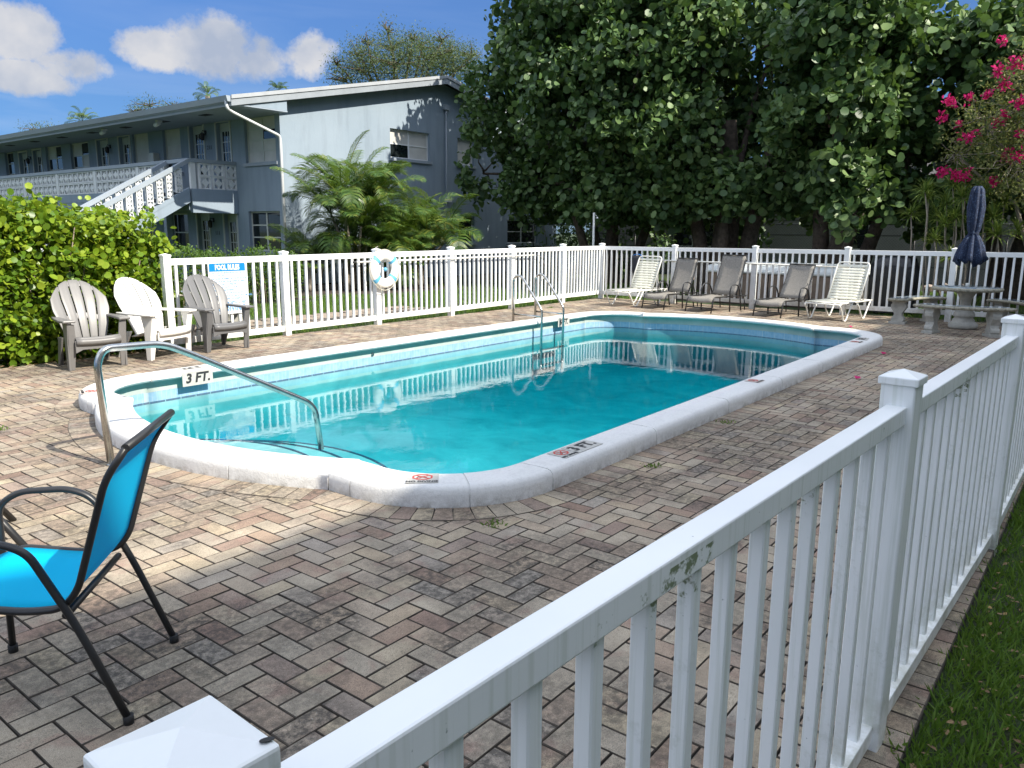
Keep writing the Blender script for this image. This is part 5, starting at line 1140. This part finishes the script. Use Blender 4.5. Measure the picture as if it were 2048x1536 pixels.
def palm(label, base, stems, hgt, nf, scale=1.0, lean=.5, group='areca palm clumps in front of the gable', z0=.0):
    t = thing('areca_palm', label, 'palm', base, 0, group)
    for s_ in range(stems):
        a = random.uniform(0, 2 * pi); r = random.uniform(.05, lean); h = hgt * random.uniform(.35, 1.0); bx_, by_ = .35 * cos(a) * random.random(), .35 * sin(a) * random.random(); tx, ty = r * cos(a), r * sin(a)
        mb = MB(); mb.tube([(bx_ + (tx - bx_) * u * u, by_ + (ty - by_) * u * u, h * u) for u in np.linspace(0, 1, 6)], [.05, .045, .042, .038, .034, .028], 7); mb.build('stem', 'bark_pale', t)
        for k_ in range(nf):
            o = link('frond', random.choice(FR), t, (tx, ty, h - .02), (random.uniform(-.35, .35), random.uniform(-.55, .35) - (0.0 if k_ % 3 else .35), 2 * pi * k_ / nf + random.uniform(-.5, .5))); o.scale = [scale * random.uniform(.7, 1.1)] * 3
    return t
palm('tall areca palm clump against the sunlit part of the gable', (13.9, 16.3, 0), 20, 2.75, 7, 1.0, .85)
palm('smaller areca palm clump with yellowing fronds right of the tall one', (16.2, 16.4, 0), 16, 1.5, 7, .98, 1.15)
palm('low areca palm clump at the left foot of the tall one', (13.0, 16.8, 0), 7, .9, 6, .8, .4)
palm('low areca palm clump between the tall and the yellowing one', (15.0, 16.0, 0), 12, .9, 7, .9, .9)
def fan_top(name, label, base, crown, r, nf=16, mat='leaf_palm', group='distant palms over the roof', z0=0):
    t = thing(name, label, 'palm', base, 0, group); mb = MB(); mb.tube([(0, 0, 0), (.1, .05, crown * .5), (0, 0, crown)], [.2, .15, .13], 8); mb.build('trunk', 'bark_pale', t)
    for k_ in range(nf): 
        o = link('frond', random.choice(FR), t, (0, 0, crown), (random.uniform(-.3, .3), random.uniform(-.9, .5), 2 * pi * k_ / nf + random.uniform(-.2, .2))); o.scale = [r] * 3
def spot(px, py, depth): d = ray(px, py); return Vector((0, 0, CAMH)) + d * depth
for lab, px, py, dp, r in (('palm top rising over the roof ridge left of the gable', 415, 192, 44, .5), ('palm top over the far left roof edge, drooping fronds', 165, 243, 56, .8), ('spiky palm tip just above the roof left of the far tree', 556, 182, 42, .4)):
    p = spot(px, py, dp); fan_top('distant_palm', lab, (p.x, p.y, 0), p.z, r)
def small_tree(name, label, c, r, n, size, mat, group=None, trunkh=None, blobs_=None, per=8, spread=.16, shell=.3):
    t = thing(name, label, 'tree', (c[0], c[1], 0), 0, group); B = np.array((c[0], c[1], 0.)); blobs_ = blobs_ or [(c, r)]
    mb = MB(); mb.tube([(0, 0, -.1), (.1, .1, c[2] * .4), (0, 0, c[2] * .8)], [.3, .24, .16], 10); mb.build('trunk', 'bark', t)
    limbs(t, (0, 0, c[2] * .55), [Vector(np.array(b[0]) - B) for b in blobs_], .12, wob=.3)
    mb = MB()
    for b, rr in blobs_:
        for _ in range(7):
            d = rand_unit(1)[0]; d[2] = abs(d[2]) * .9; a_ = Vector(np.array(b) - B); e_ = Vector(np.array(b) + d * np.array(rr) * 1.02 - B); mb.tube([a_.lerp(e_, u) + Vector([random.uniform(-.1, .1) for _ in range(3)]) for u in (0, .33, .66, 1)], [.05, .035, .022, .01], 5)
    props(mb.build('twigs', 'bark', t), kind='stuff')
    P, D = clusters(blobs_, n, shell); pos, dr, up, sz = foliage(P, D, per, spread, size, .35, .5, 0, .4); props(link('foliage', leafmesh('foliage', LANCE if mat == 'leaf_oak' else OVAL, pos - B, dr, up, sz, mat), t), kind='stuff'); return t
def S3(px, py, d): p = spot(px, py, d); return (p.x, p.y, p.z)
bl = [(S3(790, 128, 40), (2.3, 2.3, 1.15)), (S3(730, 145, 40), (1.5, 1.5, .9)), (S3(785, 98, 40), (1.1, 1.1, 1.0)), (S3(850, 118, 41), (1.9, 1.9, 1.1)), (S3(910, 140, 42), (1.9, 1.9, 1.1)), (S3(715, 110, 40), (.9, .9, .8)), (S3(845, 95, 41), (.8, .8, .7)), (S3(690, 160, 40), (1.0, 1.0, .7)), (S3(900, 112, 42), (1.2, 1.2, .8)), (S3(775, 62, 40), (.35, .35, .7)), (S3(825, 78, 40), (.4, .4, .5)), (S3(735, 88, 40), (.4, .4, .6)), (S3(885, 82, 41), (.5, .5, .6)), (S3(672, 128, 40), (.5, .5, .5)), (S3(940, 115, 42), (.8, .8, .9))]
small_tree('live_oak', 'airy grey green tree rising behind the roof ridge', S3(800, 150, 40.5), None, 3000, .13, 'leaf_oak', None, None, bl, 9, .22, .2)
bl = [(S3(300, 212, 60), (1.6, 1.6, .55)), (S3(345, 214, 60), (1.0, 1.0, .45)), (S3(272, 222, 60), (1.0, 1.0, .4))]
small_tree('distant_tree', 'pale tree top showing over the walkway roof at the left', S3(305, 222, 60), None, 150, .17, 'leaf_oak', 'distant trees over the roof', None, bl, 7, .22, .2)
bl = [(S3(75, 262, 66), (1.5, 1.5, .5)), (S3(100, 259, 66), (.8, .8, .45))]
small_tree('distant_tree', 'small tree top over the roof near the left edge of the photo', S3(80, 268, 66), None, 110, .18, 'leaf_oak', 'distant trees over the roof', None, bl, 7, .2, .2)
# ---- bougainvillea
bv = thing('bougainvillea', 'arching bougainvillea with magenta flowers at the right edge', 'shrub', (18.4, .8, 0)); B = np.array((18.4, .8, 0.))
bbl = [((15.6, 1.65, 3.6), (.8, .75, .85)), ((15.4, 2.15, 3.35), (.65, .6, .6)), ((15.6, 1.2, 4.2), (.9, .85, .8)), ((15.3, 1.7, 2.75), (.75, .7, .6)), ((15.4, 1.0, 3.0), (.9, .9, 1.0)), ((15.5, 2.55, 2.9), (.35, .4, .3)), ((15.2, 1.25, 2.35), (.7, .6, .4)), ((15.6, .4, 3.8), (1, 1, 1.1))]
KB = 17.4 / 15.5; bbl = [((c[0] * KB, c[1] * KB, CAMH + (c[2] - CAMH) * KB), tuple(q * KB for q in r)) for c, r in bbl]
limbs(bv, (0, 0, 0), [Vector(np.array(b[0]) - B) for b in bbl], .05, 'bark_pale', 'stem', wob=.4)
mb = MB()
for b, rr in bbl:
    for _ in range(26):
        d = rand_unit(1)[0]; a_ = Vector(np.array(b) - B); e_ = a_ + Vector(d * np.array(rr) * random.uniform(.9, 1.15)); md = a_.lerp(e_, .5) + Vector([random.uniform(-.12, .12) for _ in range(3)]); mb.tube([a_.lerp(e_, .1), md, e_], [.008, .006, .003], 4)
props(mb.build('twigs', 'bark_pale', bv), kind='stuff')
P, D = clusters(bbl, 2600, .35); pos, dr, up, sz = foliage(P, D, 6, .09, .048, .4, .5, 0, .4); props(link('foliage', leafmesh('foliage', OVAL, pos - B, dr, up, sz, 'leaf_boug'), bv), kind='stuff')
for (px, py, s_) in [(2003, 82, .6), (2035, 128, 1.2), (2010, 170, 1.0), (1996, 140, .9), (1937, 272, 1.1), (1885, 238, .7), (1897, 200, .7), (1937, 196, .6), (2015, 312, .9), (2040, 312, .8), (1885, 345, .9), (1928, 352, 1.1), (1987, 362, .8), (2040, 205, .9), (1995, 245, .7), (2010, 230, .6), (1917, 248, .4), (2045, 268, .7), (1975, 190, .6), (1905, 208, .5), (1910, 350, .6)]:
    p = at(px, py, 0, 16.85 + random.uniform(-.15, .3)); k_ = int(40 * s_) + 10; c = np.array(p) + rng.normal(size=(k_, 3)) * .055 * s_
    props(link('flower_cluster', leafmesh('flower_cluster', OVAL, c - B, rand_unit(k_), rand_unit(k_), np.full(k_, .066), 'flower'), bv), kind='stuff')
# ---- dracaena clump behind the back fence
dr_ = thing('dracaena', 'clump of dracaena with pale bent stems and spiky leaf tufts behind the parasol', 'plant', (17.3, 2.6, 0))
def tuft(n, L):
    mb = MB()
    for k_ in range(n):
        a = 2 * pi * k_ / n * 2.39; el = random.uniform(-.35, 1.35); l_ = L * random.uniform(.75, 1.1); d = Vector((cos(a) * cos(el), sin(a) * cos(el), sin(el))); sd_ = d.cross(Vector((0, 0, 1))).normalized() * .011; m1 = d * l_ * .55; e = d * l_ + Vector((0, 0, -l_ * .22))
        b = len(mb.v); mb.v += [tuple(-sd_ * .6), tuple(sd_ * .6), tuple(m1 + sd_), tuple(m1 - sd_), tuple(e)]; mb.f += [(b, b + 1, b + 2, b + 3), (b + 3, b + 2, b + 4)]; mb.mi += [0, 0]; mb.sm += [False] * 2
    return mb.mesh('tuft', 'leaf_dracaena')
TU = [tuft(44, .42), tuft(38, .34)]
for (px, py, X_, bx_) in [(1850, 372, 17.0, 1856), (1857, 385, 17.3, 1862), (1822, 418, 17.2, 1835), (1925, 385, 17.2, 1928), (1893, 395, 17.4, 1910), (1968, 378, 17.6, 1950), (1890, 440, 17.0, 1900), (1868, 470, 16.8, 1880), (1898, 505, 16.5, 1900), (1985, 425, 17.4, 1975), (1930, 340, 17.8, 1930), (2010, 395, 17.8, 1990), (2035, 452, 17.5, 1990), (1995, 460, 17.1, 1980), (1945, 430, 17.6, 1940), (1905, 360, 17.8, 1905), (1875, 425, 17.6, 1885), (1912, 425, 17.1, 1915)]:
    p = at(px, py + 8, 0, X_); q = at(bx_, 600, 0, X_); q.z = 0; pts = []
    for u in np.linspace(0, 1, 6): v = Vector((q.x, q.y, 0)).lerp(Vector(p), u); pts.append(v + Vector((.06 * sin(5 * u + px), .07 * sin(4 * u + px * .7), 0)) * (1 - u) * u * 4 - Vector((17.3, 2.6, 0)))
    mb = MB(); mb.tube(pts, [.02, .018, .016, .015, .014, .013], 6); so_ = mb.build('stem', 'bark_pale', dr_)
    for k_ in range(2): o = link('leaf_tuft', random.choice(TU), so_, pts[-1] - Vector((0, 0, .05 * k_)), (random.uniform(-.3, .3), random.uniform(-.3, .3), random.uniform(0, 6)))
# ================================================================ BEHIND THE FENCES
lk = thing('spa_tub', 'brown panelled spa tub under a pale cover behind the grey loungers', 'spa', (18.15, 6.1, 0))
mb = MB(); mb.box((0, 0, .34), (1.86, 3.2, .66)); mb.build('body', 'dark_void', lk)
for k_ in range(9): mb = MB(); mb.box((-.945, -1.42 + k_ * .355, .36), (.02, .33, .60)); mb.build('side_panel', 'spa_side', lk)
mb = MB(); mb.box((0, 0, .70), (1.98, 3.32, .07), bev=.02); mb.build('rim', 'spa_cover', lk)
mb = MB(); mb.prism([(-.98, .736), (.98, .736), (.9, .83), (0, .90), (-.9, .83)], 3.28, 'y'); mb.build('cover', 'spa_cover', lk, bevel=.02)
tb = thing('covered_grill', 'grill under a shiny black cover behind the fence near the benches', 'grill', (17.25, 3.72, 0))
rows = []
for i, (z, r) in enumerate([(0, 1.0), (.25, .97), (.6, .98), (.92, .95), (1.08, .80), (1.15, .45), (1.16, .02)]):
    rows.append([((.30 * r + .02 * sin(9 * a + i)) * (abs(cos(a)) ** .5) * (1 if cos(a) > 0 else -1), (.44 * r + .025 * sin(11 * a + i * 2)) * (abs(sin(a)) ** .5) * (1 if sin(a) > 0 else -1), z) for a in np.linspace(0, 2 * pi, 49)])
mb = MB(); mb.sheet(rows); mb.build('cover', 'tarp', tb)
for s_ in (-1, 1): mb = MB(); mb.tube([(-.2, s_ * .4, .04), (-.2, s_ * .46, .04)], .06, 12); mb.build('wheel', 'rubber', tb)
sh = thing('outdoor_shower', 'thin white outdoor shower post just behind the fence corner', 'shower', (17.5, 11.06, 0))
mb = MB(); mb.tube([(0, 0, 0), (0, 0, 2.05)], .03, 10); mb.build('post', 'powder_white', sh)
mb = MB(); mb.tube([(0, 0, 2.0), (-.02, -.06, 1.99), (-.05, -.13, 1.95)], .012, 8); mb.lathe([(.012, 0), (.04, -.04), (.04, -.05)], 12, (-.05, -.14, 1.95)); mb.build('shower_head', 'steel', sh)
mb = MB(); mb.tube([(-.03, 0, 1.1), (-.07, 0, 1.1)], .025, 10); mb.build('tap', 'steel', sh)
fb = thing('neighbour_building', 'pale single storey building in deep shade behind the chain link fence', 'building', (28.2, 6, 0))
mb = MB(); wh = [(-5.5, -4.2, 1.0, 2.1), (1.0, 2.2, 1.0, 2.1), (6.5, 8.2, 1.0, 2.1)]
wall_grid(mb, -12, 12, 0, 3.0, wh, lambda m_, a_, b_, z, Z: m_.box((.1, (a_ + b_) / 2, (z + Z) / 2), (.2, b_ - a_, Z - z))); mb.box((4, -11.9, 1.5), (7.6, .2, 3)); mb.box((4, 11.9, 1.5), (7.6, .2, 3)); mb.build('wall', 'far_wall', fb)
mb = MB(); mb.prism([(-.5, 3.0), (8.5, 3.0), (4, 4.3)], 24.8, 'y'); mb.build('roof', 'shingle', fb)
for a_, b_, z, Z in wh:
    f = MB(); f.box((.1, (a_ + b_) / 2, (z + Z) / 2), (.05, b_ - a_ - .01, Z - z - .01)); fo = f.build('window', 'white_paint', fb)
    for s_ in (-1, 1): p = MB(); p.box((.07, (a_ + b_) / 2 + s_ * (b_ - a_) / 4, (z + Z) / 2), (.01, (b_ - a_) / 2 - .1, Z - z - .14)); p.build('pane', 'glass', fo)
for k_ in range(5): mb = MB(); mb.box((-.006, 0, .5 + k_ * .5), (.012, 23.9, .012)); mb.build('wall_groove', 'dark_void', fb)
cl = thing('chain_link_fence', 'dark chain link fence under the sea grape trees', 'fence', (24.2, 6, 0))
for k_ in range(11): mb = MB(); mb.tube([(0, -10 + 2.2 * k_, 0), (0, -10 + 2.2 * k_, 1.83)], .025, 6); mb.build('post', 'metal_black', cl)
mb = MB(); mb.tube([(0, -10, 1.82), (0, 12, 1.82)], .018, 6); mb.build('top_rail', 'metal_black', cl)
mb = MB(); vs = []; fs = []
for k_ in range(-22, 270):
    for dirn_ in (1, -1):
        y0 = -10 + k_ * .0815; y1 = y0 + dirn_ * 1.78; z0, z1 = .03, 1.81
        if y0 < -10 or y0 > 12: continue
        if y1 > 12: z1 = z0 + (12 - y0); y1 = 12
        if y1 < -10: z1 = z0 + (y0 + 10); y1 = -10
        b = len(vs); t_ = .0022; vs += [(0, y0, z0), (0, y0 + t_ * 1.5, z0), (0, y1 + t_ * 1.5, z1), (0, y1, z1)]; fs.append((b, b + 1, b + 2, b + 3))
mb.add(vs, fs); props(mb.build('wire_mesh', 'metal_black', cl), kind='stuff')
rw_ = thing('rock_border', 'row of pinkish rocks along the shaded bed behind the spa', 'rocks', (23.4, 5, 0))
for k_ in range(30):
    b_ = bmesh.new(); bmesh.ops.create_icosphere(b_, subdivisions=1, radius=.2)
    for v in b_.verts: v.co *= random.uniform(.75, 1.2); v.co.z *= .75
    me = bpy.data.meshes.new('rock'); b_.to_mesh(me); b_.free(); me.materials.append(M['rock']); link('rock', me, rw_, (random.uniform(-.12, .12), -5 + k_ * .38, .12), (0, 0, random.uniform(0, 6)))
# second stone set behind the sunlit fence, stepping stones
table('small round stone table behind the left end of the sunlit fence', (6.05, 11.55, 0), .9)
bench('curved stone bench behind the sunlit fence, right of the pool rules sign', radians(-50), 1.0, (6.35, 11.85), .5)
pt = props(link('path', None) if False else MB().box((8.0, 11.35, -.05), (7.4, 1.5, .06)).build('path', 'sand_joint'), kind='structure')
for i in range(12):
    for j in range(5):
        if random.random() < .12: continue
        mb = MB(); w_ = random.uniform(.46, .58); mb.box((0, 0, .0), (w_, .255, .045), bev=.008); mb.build('paving_slab', 'plank', pt, (4.7 + i * .6 + random.uniform(-.02, .02) + (.3 if j % 2 else 0), 10.78 + j * .285, -.012 + random.uniform(-.004, .006)), (0, 0, random.uniform(-.02, .02)))
bd = props(MB().box((14.6, 16.9, -.045), (6.6, 3.6, .05)).build('planting_bed', 'soil'), kind='structure')
# ---- grass
def grass(name, regions, dens, h, excl=None, mat='grass_blade'):
    P = []
    for (x0, x1, y0, y1) in regions:
        k_ = int((x1 - x0) * (y1 - y0) * dens); P.append(np.column_stack([rng.uniform(x0, x1, k_), rng.uniform(y0, y1, k_), np.full(k_, -.035)]))
    P = np.concatenate(P); P = P[~((P[:, 1] > .05) & (P[:, 1] < .36) & (P[:, 0] < 7) & (rng.random(len(P)) < .55))]; cl_ = np.sin(P[:, 0] * 2.3 + 1) * np.sin(P[:, 1] * 2.9) + .8 * np.sin(P[:, 0] * 7.1) * np.sin(P[:, 1] * 6.3 + 2); P = P[(rng.random(len(P)) < .62 + .36 * cl_)]
    n = len(P); d = rng.normal(size=(n, 3)) * .55; d[:, 2] = np.abs(d[:, 2]) * .5 + .65; s_ = h * (.5 + rng.random(n)); up = rand_unit(n)
    T = (np.array([(0, -.035, 0), (0, .035, 0), (.55, .045, .03), (1, 0, .12), (.55, -.045, .03)]), [(0, 1, 2, 3, 4)])
    return props(link(name, leafmesh(name, T, P, d, up, s_, mat)), kind='stuff', label=None)
g1_ = grass('grass', [(2.1, 6.5, -1.7, .35)], 14500, .06); 
props(g1_, 'short green grass outside the foreground fence at the right')
g5_ = grass('grass', [(6.5, 17, -2.4, .35), (1.2, 6.5, -3.2, -1.7)], 2600, .07); props(g5_, 'lawn running along the outside of the foreground fence')
g2_ = grass('grass', [(3.8, 16, 12.2, 14.5), (11.4, 16, 10.2, 12.2), (4.2, 16, 10.05, 10.7), (11.4, 13, 14.5, 15.5)], 1500, .07); props(g2_, 'lawn seen through the sunlit fence')
g3_ = grass('grass', [(16.5, 26, -2.5, 4.5), (4, 12, 15.8, 18.5), (16.2, 24, 9, 16)], 420, .09); props(g3_, 'grass behind the back fence and beside the building')
g4_ = grass('weeds', [(5.3, 16.0, 9.93, 10.03)], 2600, .05); props(g4_, 'weeds growing along the foot of the sunlit fence')
P = np.column_stack([rng.uniform(2.3, 6.5, 620), rng.uniform(-.7, .33, 620), rng.uniform(-.02, .01, 620)]); dd = rand_unit(620); dd[:, 2] *= .2; uu = np.tile((0, 0, 1.), (620, 1)) + rand_unit(620) * .3
props(link('leaf_litter', leafmesh('leaf_litter', OVAL, P, dd, uu, rng.uniform(.012, .036, 620), 'dead_leaf')), 'small dead leaves scattered on the grass beside the paver edge', kind='stuff')
P = np.column_stack([rng.uniform(2.4, 5.3, 160), rng.uniform(9.75, 10.1, 160), rng.uniform(.004, .03, 160)]); dd = rand_unit(160); dd[:, 2] *= .3; uu = np.tile((0, 0, 1.), (160, 1)) + rand_unit(160) * .4
props(link('leaf_litter', leafmesh('leaf_litter', OVAL, P, dd, uu, rng.uniform(.03, .07, 160), 'dead_leaf')), 'dead leaves at the foot of the bright clusia hedge', kind='stuff')

wd = [(0.62, 5.6), (2.2, 6.9), (3.1, 2.55), (4.6, 2.4), (1.0, 6.3), (6.1, 2.5), (13.3, 9.4), (4.46, .33), (2.44, .36)]
P = np.concatenate([np.column_stack([rng.normal(x, .03, 45), rng.normal(y, .03, 45), np.full(45, -.004)]) for x, y in wd]); dd = rng.normal(size=P.shape) * .6; dd[:, 2] = np.abs(dd[:, 2]) + .4
props(link('weeds', leafmesh('weeds', LANCE, P, dd, rand_unit(len(P)), rng.uniform(.015, .04, len(P)), 'grass_blade')), 'tiny weeds sprouting from the paver joints', kind='stuff')
